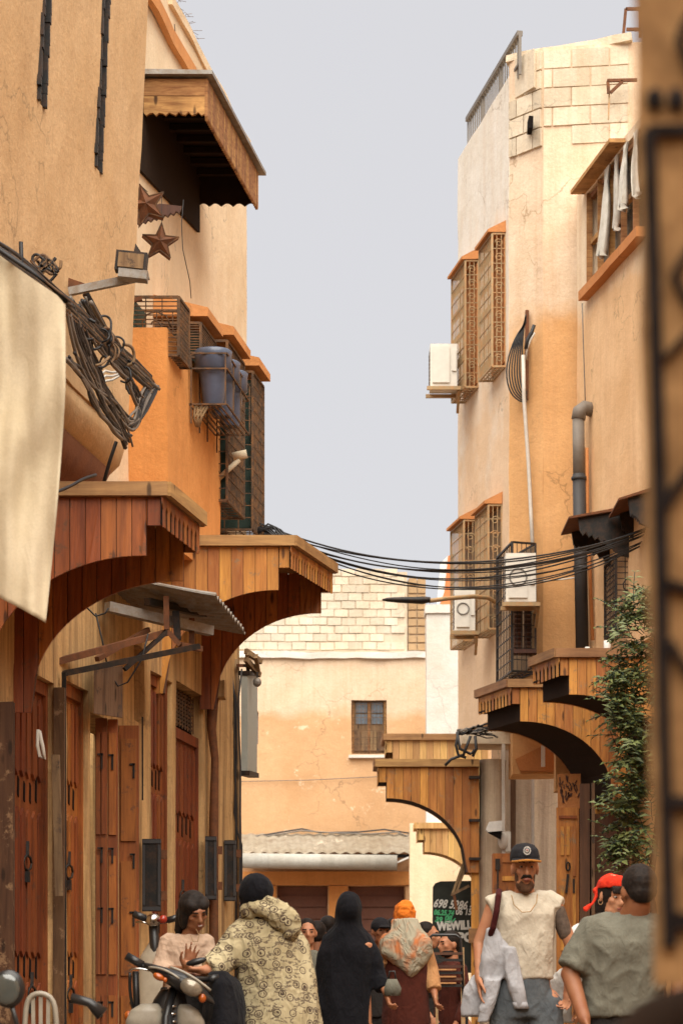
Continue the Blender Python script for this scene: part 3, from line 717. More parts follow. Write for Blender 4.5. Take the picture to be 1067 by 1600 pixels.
# AC units
def ac(px0, px1, py0, py1, Y, depth, label, fan=True):
    a, b = W(px0,py1,Y), W(px1,py0,Y); cx, cz = (a.x+b.x)/2, (a.z+b.z)/2; w, h = b.x-a.x, b.z-a.z
    t = thing('air_conditioner', label, 'air conditioner', (cx, Y, a.z), 'outdoor air conditioner units on the right building')
    MB().box((cx,Y+depth/2,cz), (w,depth,h)).build('casing', M['acw'], t)
    MB().box((cx-w*.1,Y-.012,cz), (w*.62,.02,h*.85)).build('front_grille', M['acw'], t)
    f = MB(); rr = min(w*.28, h*.38); f.tube([V(cx-w*.1+rr*math.cos(k*math.pi/10), Y-.03, cz+rr*math.sin(k*math.pi/10)) for k in range(21)], .008, 4, False)
    if fan: f.build('fan_ring', M['acd'], t)
    for k in range(9): MB().box((a.x-.004,Y+depth/2,a.z+h*(.12+.09*k)), (.01,depth*.8,h*.025)).build('fin', M['acd'], t)
    MB().box((cx+w*.38,Y-.01,cz+h*.1), (w*.16,.02,h*.5)).build('service_panel', M['acw'], t)
    k = MB(); k.bar(V(a.x-.04,Y-.02,a.z-.03), V(b.x+.04,Y-.02,a.z-.03), .04); k.bar(V(a.x-.04,Y+depth,a.z-.03), V(b.x+.04,Y+depth,a.z-.03), .04)
    k.bar(V(b.x+.02,Y,a.z-.035), V(b.x+.02,Y+depth+.2,a.z-.035), .04); k.bar(V(b.x+.02,Y+depth,a.z-.22), V(b.x+.02,Y,a.z-.05), .03); k.build('bracket', M['goldiron'], t)
ac(790, 837, 864, 940, 24.95, .25, 'white air conditioner mounted over the brown shutters on the building corner')
ac(672, 714, 537, 603, 27.9, .35, 'weathered white air conditioner highest on the street side, under the far upper window', False)
ac(710, 742, 918, 985, 26.9, .3, 'dirty white air conditioner behind the street lamp arm')
# upper bay window of near wing
def BAYX(y): return R3(y)-.56
ya, yb = 23.22, 25.33
bay = MB().slab((BAYX(ya)-.10,ya), (BAYX(yb)-.10,yb), 8.37, 8.465, (.22,.0), .3).jit(.01).build('bay_sill', M['terrR'], RB)
bw_ = thing('bay_window', 'wooden framed bay window with torn white curtains high on the right', 'window', (BAYX(24.4)+.2, 24.4, 8.47))
MB().prism([V(BAYX(y)+.12,y,z) for y, z in ((ya,8.47),(yb,8.47),(yb,9.5),(ya,9.5))], (.03,0,0)).build('glass', glass('dim_glass', (.10,.11,.10), .15), bw_)
for k in range(6):
    y = ya+(yb-ya)*k/5; MB().box((BAYX(y)+.02, y, 8.98), (.06,.05,1.02)).build('mullion', M['hoodwood'], bw_)
for z in (8.50, 8.98, 9.46):
    MB().bar(V(BAYX(ya)+.05,ya,z), V(BAYX(yb)+.05,yb,z), .05).build('rail', M['hoodwood'], bw_)
q = MB(); o = .17; y2 = 23.9
q.hexa([V(BAYX(y2)-o,y2,9.52), V(BAYX(y2)-.01,y2,9.52), V(BAYX(yb)-.01,yb+.1,9.52), V(BAYX(yb)-o,yb+.1,9.52)], [V(BAYX(y2)-o,y2,9.56), V(BAYX(y2)-.01,y2,9.56), V(BAYX(yb)-.01,yb+.1,9.56), V(BAYX(yb)-o,yb+.1,9.56)])
q.build('hood', M['hoodwood'], bw_)
r = random.Random(4)
for k in range(4):       # torn curtain lengths hanging over the frame
    y = 23.45+k*.34; wd = r.uniform(.10,.24); ln = r.uniform(.6,.95); q = MB(); nu, nv = 10, 16; vs = []
    for j in range(nv+1):
        for i in range(nu+1):
            v_ = j/nv; u_ = (i/nu-.5)*(1-.65*math.exp(-((v_-.18)**2)/.02)) ; yy = y+u_*wd+.06*math.sin(v_*4+k)*v_
            vs.append(V(BAYX(yy)-.035-.03*math.sin(i*2.1+k)*(0.4+v_)-.05*v_*(k % 2), yy, 9.47-ln*v_+.03*math.sin(i*1.3+k)*v_))
    q.v = vs+[p_+V(.006,0,0) for p_ in vs]; T_ = len(vs); N_ = nu+1
    for j in range(nv):
        for i in range(nu): kk = j*N_+i; q.f += [(kk,kk+1,kk+N_+1,kk+N_),(T_+kk,T_+kk+N_,T_+kk+N_+1,T_+kk+1)]
    q.sm = [True]*len(q.f); q.build('curtain', M['curtain'], bw_)
# drain pipe and partner
dp = thing('drain_pipe', 'thick grey and black drain pipe with elbow running down the orange wall', 'drain pipe', W(907,1010,25.4))
MB().tube([W(926,641,25.2), W(912,637,25.15), W(905,642,25.15), W(903,655,25.15)], .075, 12).build('elbow', M['pipe'], dp)
MB().tube([W(903,655,25.15), W(904,742,25.15)], .062, 12).build('upper_pipe', M['pipe'], dp)
MB().tube([W(904,741,25.15), W(909,1012,25.15)], .068, 12).build('lower_pipe', M['pipeb'], dp)
for y in (745, 885): MB().tube([W(904 if y < 800 else 907,y,25.15), W(904 if y < 800 else 907,y+5,25.15)], .08, 12).build('collar', M['pipeb'], dp)
tag(MB().tube([W(916,700,25.15), W(917,800,25.15), W(925,1000,25.0)], .02, 6).build('thin_pipe', M['terrR'], base=W(917,800,25.6)), 'thin rust coloured pipe beside the thick drain pipe', 'pipe')
tag(MB().tube([W(909,474,25.2), W(911,540,25.2), W(913,600,25.2), W(914,640,25.2)], .006, 4).build('thin_wire', M['pipe'], base=W(911,470,25.5)), 'thin wire dropping from the bay window sill to the pipe elbow', 'wire')
# cable loops, conduit
cl = thing('cable_coil', 'slack black cables looped down the corner of the right building', 'cables', W(815,560,26))
for k in range(7):
    w_ = 5+k*4.3
    pts = [W(821,492+k*2,26), W(818-w_*.5,530,26), W(820-w_,575,26), W(821-w_*.85,600+k*2,26), W(822-w_*.35,612+k*2.6,26), W(823,612+k*2.6,26)]
    MB().tube([q_ for k_ in [0] for q_ in smooth_path(pts, 2)], .009, 5).build('loop', M['cable'], cl)
MB().bar(W(823,485,26.02), W(822,625,26.02), .04).build('channel', M['rust'], cl)
MB().tube([W(821,545,25.85), W(824,530,25.85), W(830,520,25.85), W(834,508,25.85)], .022, 6).build('splice', M['cable'], cl)
MB().tube([W(822,562,25.9), W(823,545,25.85), W(829,530,25.85), W(835,520,25.85)], .012, 6).build('pale_wire', M['cablew'], cl)
tag(MB().tube([W(817,555,25.95), W(818,620,25.95), W(825,720,25.95), W(829,800,25.95), W(832,862,25.8)], .022, 7).build('conduit', M['cablew'], base=W(820,600,25.9)), 'pale conduit falling from the cable loops to the corner air conditioner', 'conduit')
tag(MB().tube([W(838,908,25.0), W(850,908,25.6), W(880,905,25.6), W(903,902,25.4)], .008, 4).build('thin_cable', M['cablew'], base=W(850,908,25.6)), 'thin pale cable between the corner air conditioner and drain pipe', 'cable')
# ornate black brackets and dark grille on the wing
def scallop(px_out, px_in, ytop, Y, label, h=80):
    t = thing('window_canopy', label, 'canopy', W(px_in, ytop, Y), 'dark carved window canopies on the right wing')
    pts = [W(px_out+15, ytop+12, Y), W(px_in, ytop-2, Y), W(px_in, ytop+h, Y)]
    n = 12
    for k in range(n+1):
        t_ = k/n; x = px_in-20-(px_in-20-(px_out+18))*t_; y = ytop+h-6-(h-42)*(t_**.55)+(3 if k % 2 else -3)
        pts.append(W(x, y, Y))
    MB().prism(pts, (0,.06,0)).build('carved_side', M['black'], t)
    q = MB(); a, b = W(px_out, ytop+12, Y-.06), W(px_in+2, ytop-6, Y-.06); q.prism([a, b, b-V(0,0,.03), a-V(0,0,.02)], (0,.85,0)); q.build('roof_sheet', M['rust'], t)
    far = [p+V(0,.7,0) for p in pts]; MB().prism(far, (0,.05,0)).build('carved_side', M['black'], t)
scallop(888, 983, 795, 23.8, 'larger dark carved window canopy above the black window grille', 76)
scallop(966, 1020, 766, 22.95, 'smaller dark canopy half hidden by the hanging rug', 60)
y = 23.85; a_, b_ = W(962,0,y), W(985,0,y)
gthing = cage(RB, (a_.x,y), (a_.x-.05,y+.55), (b_.x+.12,y), (b_.x+.1,y+.5), CH+(HY-985)/158.4, CH+(HY-868)/158.4, M['black'], M['brownsh'], 8, 6, True)

# ---- wooden awnings
def arch_v(u, Wd, v0=.43, v1=1.2, foot=.14):
    if u < .1: return .25
    u0, u1 = .12, Wd-foot
    if u <= u0: return v0
    if u >= u1: return v1+.06
    t = (u-u0)/(u1-u0)
    return v0+(v1-v0)*(1-math.sqrt(max(0,1-t*t)))
def awning(sgn, x0, y0, x1, y1, zt, Wd, label, mat, cmat, zt2=None, pitch=.092, cut=None, slots=True, seed=0, fasc=True, soffit=False, matf=None):
    """sgn=+1: panel runs to +x from its outer edge (right side of street); -1 left side"""
    zt2 = zt if zt2 is None else zt2
    t = thing('wooden_awning', label, 'awning', ((x0+x1)/2+sgn*Wd/2, (y0+y1)/2, zt), 'scalloped pine awnings over the shops')
    r = random.Random(seed)
    for pi_, (X, Y, Z) in enumerate(((x0,y0,zt),(x1,y1,zt2))):
        n = max(1, round(Wd/pitch)); w = Wd/n
        edges = sorted({i*w for i in range(n+1)} | {.1})
        edges = [e for i, e in enumerate(edges) if i == 0 or e-edges[i-1] > .03 or e == .1]
        for a, b in zip(edges, edges[1:]):
            m = 4; bot = [(a+(b-a)*k/m) for k in range(m+1)]
            e = 1e-4; pts = []
            for k, u in enumerate(bot):
                uu = min(max(u, a+e), b-e); pts.append((u+(.0022 if k == 0 else -.0022 if k == m else 0), arch_v(uu, Wd)))
            poly = [(a+.0022, .085)]+pts+[(b-.0022, .085)]
            P3 = [V(X+sgn*u, Y+r.uniform(-.002,.002), Z-v) for u, v in poly]
            if sgn > 0: P3 = P3[::-1]
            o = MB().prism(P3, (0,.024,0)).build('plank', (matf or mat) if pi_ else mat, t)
        us = [1e-3, .0999, .1001]+[.12+(Wd-.26)*k/22 for k in range(23)]+[Wd-.138, Wd-.002]
        poly = [(1e-3,.09)]+[(u, arch_v(u, Wd)-.004) for u in us]+[(Wd-.002,.09)]
        P3 = [V(X+sgn*u, Y+.027, Z-v) for u, v in poly]
        MB().prism(P3[::-1] if sgn > 0 else P3, (0,.006,0)).build('backing_board', M['brownsh'], t)
    # deck, cornice, fascia
    a0, b0 = V(x0,y0-.03,zt), V(x1,y1+.03,zt2)
    w3 = V(sgn*Wd,0,0)
    q = MB(); q.hexa([a0-V(0,0,.083), a0+w3-V(0,0,.083), b0+w3-V(0,0,.083), b0-V(0,0,.083)], [a0-V(0,0,.006), a0+w3-V(0,0,.006), b0+w3-V(0,0,.006), b0-V(0,0,.006)])
    q.build('deck', cmat, t)
    oo = V(-sgn*.03,0,0)
    MB().bar(a0+oo+V(0,0,-.04), a0+w3+V(0,0,-.04), .035, .085).jit(.003,5).build('cornice', cmat, t)
    MB().bar(a0+oo+V(0,-.0,-.038), b0+oo+V(0,0,-.038), .035, .085).jit(.004,3).build('cornice', cmat, t)
    MB().bar(b0+oo+V(0,0,-.04), b0+w3+V(0,0,-.04), .035, .085).build('cornice', cmat, t)
    if fasc:
        L = (b0-a0); Ln = L.length; n = max(4, round(Ln/.10)); ex = V(sgn*.007,0,0)
        for k in range(n):
            p = a0+L*(k/n)+V(0,0,0); e_ = L/n; z = lambda q, v: V(q.x, q.y, q.z-v)
            pa, pb = p, p+e_
            poly = [z(pa,.085), z(pb-e_*.01,.085), z(pb-e_*.01,.125), z(pb-e_*.27,.158), z(pb-e_*.27,.262), z(pa+e_*.27,.262), z(pa+e_*.27,.158), z(pa+e_*.01,.125)]
            MB().prism(poly, ex).build('slat', mat, t)
        MB().prism([z(a0,.087), z(b0,.087), z(b0,.24), z(a0,.24)], (sgn*.02,0,0))
        bk = MB(); bk.prism([z(a0+ex*1.3,.09), z(b0+ex*1.3,.09), z(b0+ex*1.3,.25), z(a0+ex*1.3,.25)], ex*.5); bk.build('backing_board', M['dark'], t)
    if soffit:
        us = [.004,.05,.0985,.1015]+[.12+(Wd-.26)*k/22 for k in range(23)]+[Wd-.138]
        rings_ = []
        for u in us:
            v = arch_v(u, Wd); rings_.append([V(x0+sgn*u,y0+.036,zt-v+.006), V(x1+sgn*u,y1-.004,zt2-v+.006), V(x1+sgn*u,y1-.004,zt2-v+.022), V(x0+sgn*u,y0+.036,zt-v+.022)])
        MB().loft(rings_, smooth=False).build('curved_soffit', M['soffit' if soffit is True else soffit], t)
    return t
M['soffit'] = plain('shade_and_bag_black', (.03,.018,.012), .9, .1)  # near-black paints the underside shade; the bag is black itself
# left: near and far
x0 = W(255,0,14.4).x; x1 = W(312,0,15.25).x
awning(-1, x0, 14.4, x1, 15.25, CH+(HY-755)/(F/14.4), 1.2, 'nearest left pine awning with arched planked sides, beside the cream sheet', M['pineshade'], M['pinec'], seed=1)
x0 = W(455,0,19.4).x; x1 = W(520,0,20.9).x
awning(-1, x0, 19.4, x1, 20.9, CH+(HY-838)/(F/19.4), 1.15, 'second left pine awning, behind and below the caged windows', M['pine'], M['pinec'], zt2=CH+(HY-838)/(F/19.4)+.06, seed=2, matf=M['pineshade'])  # far panel takes the pine with shade in its colour
# right
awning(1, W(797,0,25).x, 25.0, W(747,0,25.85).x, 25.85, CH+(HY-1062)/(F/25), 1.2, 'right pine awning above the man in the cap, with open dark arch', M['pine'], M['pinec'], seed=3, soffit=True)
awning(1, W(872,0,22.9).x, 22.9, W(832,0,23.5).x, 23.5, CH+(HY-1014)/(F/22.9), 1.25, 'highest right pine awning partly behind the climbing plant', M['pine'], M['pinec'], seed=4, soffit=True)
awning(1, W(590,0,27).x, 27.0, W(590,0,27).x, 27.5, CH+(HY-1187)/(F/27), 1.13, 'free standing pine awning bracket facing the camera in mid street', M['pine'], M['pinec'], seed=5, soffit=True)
awning(1, W(602,0,33).x, 33.0, W(602,0,33).x, 33.8, CH+(HY-1147)/(F/33), 1.4, 'pale distant pine awning just below the far window', M['pinepale'], M['pinec'], seed=6)
awning(1, W(652,0,36).x, 36.0, W(652,0,36).x, 36.6, CH+(HY-1286)/(F/36), 1.1, 'lowest palest awning far down the street by the chalkboard', M['pinepale'], M['pinepale'], seed=7)
post = thing('timber_post', 'tall square pine post with black clamps below the free standing awning', 'post', (W(742,0,27.1).x, 27.1, 0))
MB().box((W(742,0,27.1).x, 27.1, 1.45), (.085,.1,2.9)).jit(.004,4).build('shaft', M['pine'], post)
for y in (1215, 1282, 1342): MB().box((W(741,0,27).x, 26.97, CH+(HY-y)/140), (.13,.05,.03)).build('clamp', M['black'], post)
MB().box((W(739,0,27).x, 27.0, CH+(HY-1462)/140), (.1,.1,.16)).build('hinge_block', M['pinec'], post)
# ---- right ground floor
sY = 27.2
cy = W(769,0,27.2)
col = thing('concrete_column', 'round grey concrete column under the tangled cable ledge', 'column', (cy.x,27.2,0))
rg = [[V(cy.x+.15*math.cos(a), 27.2+.15*math.sin(a), z) for a in [i*math.pi/9 for i in range(18)]] for z in [k*.25 for k in range(16)]]
MB().loft(rg).jit(.008,3).build('shaft', M['grey'], col)
sl_ = MB(); a, b = W(722,1163,26.9), W(800,1148,27.0); sl_.slab((a.x,26.9),(b.x,26.95), CH+(HY-1163)/140, CH+(HY-1143)/140, (0,.7), .2).jit(.015).build('ledge_slab', M['block'], col)
q = MB(); q.slab((W(800,0,26.6).x,26.6),(W(871,0,26.6).x,26.6), CH+(HY-1212)/141, CH+(HY-1135)/141, (0,.6), .2).jit(.008).build('orange_corbel', M['R2'], RB)
q = MB(); q.prism([W(805,1186,26.55), W(846,1166,26.55), W(872,1172,26.55), W(872,1206,26.55), W(812,1204,26.55)], (0,.04,0)).build('carved_wedge', M['terrR'], RB)
MB().bar(W(848,1165,26.5), W(848,1198,26.5), .04).build('drain_spout', M['white'], RB)
wall_g = MB(); wall_g.slab((W(785,0,27.8).x,27.8),(W(834,0,27.8).x,27.8), 0, 4.3, (0,.3), .3).jit(.01).build('shop_pier', M['grey'], RB)
MB().slab((W(834,0,28.1).x,28.1),(W(880,0,28.1).x,28.1), 0, 4.3, (0,.3), .3).jit(.01).build('recess_wall', M['grey'], RB)
MB().box((W(893,0,28.6).x, 28.7, 2.1), (1.6,.1,4.2)).build('recess_back', M['dark'], RB)
for px, Y, m_, w_ in ((786,26.9,'cablew',.035),(801,27.6,'oldwood',.06),(832,27.6,'cablew',.03)):
    p = W(px,0,Y); MB().box((p.x,Y,1.95), (w_,.04,3.9)).build('pale_strip', M[m_], RB)
# facing part under the highest awnings
p = W(905,0,25.75)
MB().slab((W(930,0,25.9).x,25.9),(R3(25.7)+.3,25.9), 0, 4.3, (0,.3), .3).jit(.01).build('lower_facing_wall', M['R2'], RB)
MB().slab((W(868,0,26.0).x,26.0),(W(932,0,26).x,26.0), 3.3, 4.3, (0,.25), .3).jit(.01).build('door_lintel_wall', M['R2'], RB)
MB().box((W(918,0,26.4).x,26.6,1.65), (.5,.1,3.3)).build('doorway_dark', M['dark'], RB)
MB().box((W(955,0,25.4).x,25.5,1.5), (.36,.3,3.0)).build('stall_dark', M['brownsh'], RB)
pd = MB(); pd.box((W(889,0,25.6).x,25.62,CH+(HY-1237)/147), (.24,.03,.36)); pn = pd.build('carved_panel', M['terrR'], RB)
q = MB(); r = random.Random(8)
for k in range(34):
    x = W(874+r.random()*29,0,25.6).x; z = CH+(HY-(1217+r.random()*40))/147; q.bar(V(x,25.595,z), V(x+r.uniform(-.02,.02),25.595,z+r.uniform(.03,.06)), .012)
q.build('carving', M['brownsh'], pn)
# door leaf
dx0, dx1 = W(869,0,25.4).x, W(904,0,25.4).x; zt = CH+(HY-1262)/148.7
dl = MB().box(((dx0+dx1)/2,25.42,zt/2), (dx1-dx0,.05,zt)).build('carved_door_leaf', M['pine'], RB)
q = MB(); 
for (u0,u1,z0,z1) in ((.12,.88,zt-.12,zt-.08),):
    q.box((dx0+(dx1-dx0)*.5,25.385,zt-.1), ((dx1-dx0)*.8,.02,.03))
q.build('moulding', M['cedarl'], dl)
for i, (u, za, zb) in enumerate(((.25,zt-.5,zt-.2),(.5,zt-.5,zt-.2),(.78,zt-.72,zt-.2),(.25,zt-1.5,zt-.85),(.5,zt-1.6,zt-.85),(.78,zt-1.3,zt-.8),(.3,.3,1.4),(.7,.3,1.4))):
    MB().box((dx0+(dx1-dx0)*u,25.387,(za+zb)/2), ((dx1-dx0)*.15,.02,zb-za)).build('raised_panel', M['pine'], dl)
q = MB(); q.tube([V((dx0+dx1)/2+.02*math.cos(a),25.37,zt-.62+.045*math.sin(a)) for a in [i*.7 for i in range(10)]], .01, 5); q.bar(V((dx0+dx1)/2,25.37,zt-.7),V((dx0+dx1)/2-.02,25.37,zt-.9),.025)
q.bar(V((dx0+dx1)/2+.06,25.37,zt-.75),V((dx0+dx1)/2+.06,25.37,zt-.9),.02); q.build('knocker', M['black'], dl)
for px, Y, w_, m_ in ((933,25.5,.05,'pine'),(908,25.3,.03,'cablew'),(913,25.2,.10,'brownsh'),(926,25.1,.03,'oldwood')):
    p = W(px,0,Y); MB().box((p.x,Y,1.65 if px != 913 else 1.8), (w_,.05,3.3 if px != 913 else 3.0)).build('door_jamb', M[m_], RB)
# security lamp & box on column
sl = thing('security_lamp', 'white hooded flood lamp on the grey column', 'lamp', W(775,1300,26.8))
MB().prism([W(759,1296,26.7), W(764,1284,26.7), W(784,1282,26.7), W(784,1298,26.7), W(762,1300,26.7)], (0,.12,0)).build('hood', M['white'], sl)
MB().prism([W(762,1300,26.72), W(784,1299,26.72), W(782,1311,26.72)], (0,.1,0)).build('reflector', M['dark'], sl)
t = thing('junction_box', 'rounded white plastic box next to the flood lamp', 'box', W(788,1326,26.9))
MB().ell(W(785,1313,26.85), (.055,.05,.1)).build('cover', M['acw'], t); MB().box(W(793,1315,26.9), (.06,.05,.22)).build('back_plate', M['acw'], t)
# orange cabinet
cb0, cb1 = W(770,0,26.3).x, W(806,0,26.3).x; zt = CH+(HY-1333)/143.7
t = thing('wooden_cabinet', 'orange wooden cabinet standing behind the man in the cap', 'cabinet', ((cb0+cb1)/2,26.4,0))
MB().box(((cb0+cb1)/2,26.42,zt/2), (cb1-cb0,.2,zt)).build('body', M['cedarl'], t)
for a, b in ((zt-.1,zt-.04),(zt-.3,zt-.25),(zt-.55,zt-.5)): MB().box(((cb0+cb1)/2+.04,26.31,(a+b)/2), (cb1-cb0-.12,.02,b-a)).build('rail', M['pine'], t)
MB().box((cb0+.05,26.305,zt-.12), (.05,.03,.12)).build('lock', M['black'], t); MB().bar(V(cb0+.05,26.3,zt-.15), V(cb0+.05,26.3,zt-.5), .018).build('rod', M['black'], t)
# tangled cables on ledge
tc = thing('cable_tangle', 'knot of black cables spilling over the pale ledge above the column', 'cables', W(735,1140,26.7))
r = random.Random(21)
for k in range(14):
    x0_, y0_ = 712+r.random()*20, 1140+r.random()*8; pts = [W(x0_,y0_,26.7)]
    for j in range(7): x0_ += r.uniform(3,11); y0_ += r.uniform(-5,4); pts.append(W(x0_, max(1126,y0_), 26.7+r.uniform(-.06,.06)))
    MB().tube(pts, r.uniform(.007,.013), 5).build('cable', M['cable'] if k % 3 else M['pipe'], tc)
for pts in ([(716,1142),(712,1165),(716,1180),(728,1184)],[(714,1145),(718,1170),(735,1178),(741,1172)],[(722,1180),(705,1186),(695,1196)],[(735,1150),(728,1168),(722,1184)],[(742,1150),(744,1170),(738,1182)]):
    MB().tube([W(x,y,26.65) for x, y in pts], .018, 6).build('cable', M['cable'], tc)
# leaning poles & chalkboard
for pts, lab in (((( 706,1400),(733,1325)),'thin wooden pole leaning against the timber post, left of the pair'),((( 711,1396),(737,1328)),'thin wooden pole leaning against the timber post, right of the pair')):
    tag(MB().bar(W(*pts[0],27.3), W(*pts[1],27.3), .035).build('wooden_pole', M['oldwood'], base=W(*pts[0],27.3)), lab, 'pole')
tag(MB().bar(W(705,1398,27.25), W(733,1384,27.25), .03).build('wooden_strut', M['oldwood'], base=W(705,1398,27.25)), 'short brace reaching from the leaning poles to the timber post', 'brace')
tag(MB().bar(W(709,1398,27.25), W(713,1422,27.25), .03).build('wooden_strut', M['rust'], base=W(709,1398,27.25)), 'short dark stick hanging in front of the chalkboard', 'stick')
cbY = 28.0; scb = F/cbY
cbd = thing('chalkboard', 'black chalkboard with white and green handwritten numbers leaning by the post', 'board', W(706,1577,cbY))
pp = [W(675,1520,cbY), W(748,1520,cbY), W(748,1376,cbY), W(688,1377,cbY), W(680,1380,cbY), W(676,1386,cbY)]
MB().prism(pp, (0,.04,0)).build('panel', plain('slate', (.045,.05,.042), .8, .2, var=.5, sc=5), cbd)
def txt(s, px, py, h, mat, bold=.0, rot=0, Y=None, parent=None, shear=0, sx=1, name='chalk_text'):
    Y = Y or cbY-.012
    cu = bpy.data.curves.new('t', 'FONT'); cu.body = s; cu.size = h*Y/F*1.38; cu.extrude = .002; cu.offset = bold; cu.shear = shear; cu.resolution_u = 3
    o = bpy.data.objects.new('t', cu); COL.objects.link(o); dg = bpy.context.evaluated_depsgraph_get()
    me = bpy.data.meshes.new_from_object(o.evaluated_get(dg)); bpy.data.objects.remove(o)
    p = W(px, py, Y); mt = Matrix.Translation(p-BASE[parent.name]) @ Matrix.Rotation(R(rot),4,'Y') @ Matrix.Rotation(R(90),4,'X') @ Matrix.Diagonal((sx,1,1,1))
    me.transform(mt); ob = bpy.data.objects.new(name, me); COL.objects.link(ob); ob.parent = parent; me.materials.clear(); me.materials.append(mat)
    return ob
chw = plain('chalk_white', (.75,.74,.68), .9, var=.2, sc=60); chg = plain('chalk_green', (.10,.50,.22), .9, var=.2, sc=60)
txt('698 5286 46', 676, 1417, 13, chw, .004, 4, parent=cbd, shear=.3, sx=.78)
txt('06.25.74', 677, 1429, 8, chg, .004, 3, parent=cbd, shear=.2, sx=.82)
txt('06 15', 711, 1429, 10, chw, .003, 1, parent=cbd, shear=.2, sx=.8)
txt('39', 679, 1440, 8, chg, .004, 3, parent=cbd, shear=.2); txt('08', 694, 1438, 8, chg, .004, 3, parent=cbd, shear=.2)
MB().tube([W(694,1440,cbY-.01), W(700,1442,cbY-.01), W(707,1440,cbY-.01), W(711,1435,cbY-.01)], .008, 4).build('chalk_stroke', chg, cbd)
txt('WEWILL', 683, 1453, 13, chw, .009, -2, parent=cbd, sx=.78)
txt('PO', 715, 1471, 14, chw, .009, 0, parent=cbd, sx=.95)
# white cups on the upper awning
for px, w_, y0_, y1_, lab in ((917,8,998,1008,'low white cup lying at the left of the awning top'),(925,6,1000,1008,'small white cup with ring handle between two others on the awning'),(948,11,990,1010,'tall white canister on top of the right awning')):
    b = W(px,y1_,23.2); t = MB(); r_ = w_/2/ (F/23.2); h_ = (y1_-y0_)/(F/23.2)
    zt_ = CH+(HY-1014)/(F/22.9); b.z = zt_+.002; t.loft([[b+V(r_*k*math.cos(a), r_*k*math.sin(a), z) for a in [i*math.pi/6 for i in range(12)]] for k, z in ((.85,0),(1,.2*h_),(1,h_),(.85,h_),(.8,h_*.4))])
    tag(t.build('white_cup', M['white'], base=b), lab, 'cup', 'white vessels on the right awning')

# ---- street lamp
sl = thing('street_lamp', 'black cobra head street lamp on a pale curved arm over the street', 'street lamp', W(775,940,26.5))
MB().tube([W(670,939,25.9), W(700,935,26.0), W(740,932,26.2), W(762,934,26.4), W(775,942,26.6)], .024, 8).build('arm', M['goldiron'], sl)
rr = []
for px, h, dz in ((597,1.0,0),(605,3.2,0),(625,4.6,.5),(650,5.2,1),(660,6,1),(672,4,0)):
    c = W(px,937+dz,25.8); q = h/ (F/25.8); rr.append([c+V(0,1.6*q*math.cos(a),q*math.sin(a)) for a in [i*math.pi/5 for i in range(10)]])
MB().loft(rr).build('lamp_head', M['black'], sl)
# ---- overhead cables
r = random.Random(31); left_y = [822,824,826,828,829,830,831,832,833,834,835,836]; mid = [884,886,889,893,896,900,906,909,913,917,921,928]
off = [(r.uniform(-3,5), r.uniform(-3.5,3.5), r.uniform(-3,6)) for _ in range(12)]
labs = ['top','second','third','fourth','fifth','sixth','seventh','eighth','ninth','tenth','eleventh','lowest']
for k in range(12):
    pts = []; xe, ye = 1008, 826+k*1.0
    for j in range(29):
        t = j/28; px = 404+k*1.5+(xe-404)*t
        ts = (700-404)/(xe-404); 
        # quadratic through 3 points
        y0_, y1_, y2_ = left_y[k]-2+off[k][0], mid[k]-2+off[k][1], ye+off[k][2]
        L0 = (t-ts)*(t-1)/(ts); L1_ = t*(t-1)/(ts*(ts-1)); L2_ = t*(t-ts)/(1-ts)
        wv = 1.6*math.sin(t*(7+k % 4)+k*1.7)
        pts.append(W(px, y0_*L0+y1_*L1_+y2_*L2_+wv, 21.6+1.6*t+.03*k))
    o = MB().tube(pts, r.uniform(.005,.009), 5).build('overhead_cable', M['cable'], base=pts[0])
    tag(o, '%s black cable of the sagging bundle crossing the street, counted from above' % labs[k], 'cable', 'overhead cables crossing the street')
rk = thing('cable_knot', 'knot of black cable ends looped on the roof of the second left awning', 'cables', W(405,828,21.6))
for k in range(8):
    pts = [W(398+r.uniform(-4,4),835,21.5), W(404+k*3,822+r.uniform(-4,3),21.5), W(418+k*3,826+r.uniform(-4,4),21.5), W(428+k*3,838,21.4)]
    MB().tube(pts, .009, 5).build('loop', M['cable'], rk)

# ---- left upper fittings
def lc(ya, yb, d): return (LX(ya)+d,ya), (LX(yb)+d,yb), (LX(ya),ya), (LX(yb),yb)
for i, (ya, yb, z0, z1, ev) in enumerate(((18.30,18.66,5.9,6.34,False),(19.1,19.66,6.1,6.37,True),(20.15,20.88,5.19,6.52,True),(21.28,21.8,5.17,6.56,True))):
    cs = lc(ya, yb, .37); cage(LB, *cs, z0, z1, M['iron'], M['green'], 15, 6, True, M['rust'] if i > 1 else None, 20+i)
    if i: 
        y = ya+.12; MB().prism([V(LX(y)+.02,y,z0+.04), V(LX(y)+.35,y,z0+.04), V(LX(y)+.35,y,z1-.04), V(LX(y)+.02,y,z1-.04)], (0,.03,0)).build('open_shutter', M['green'], LB)
        y = yb-.05; MB().prism([V(LX(y)+.02,y,z0+.2), V(LX(y)+.34,y,z0+.2), V(LX(y)+.34,y,z1-.04), V(LX(y)+.02,y,z1-.04)], (0,.03,0)).build('open_shutter', M['green'], LB)
    if ev:
        cs = lc(ya+.0, yb+.0, .40); e = eave(LB, *cs, z1+.05, M['terr'], .03, .07, .10)
# frame over first cage
MB().bar(W(208,470,18.3), W(222,466,18.3), .03).build('bar', M['rust'], LB)
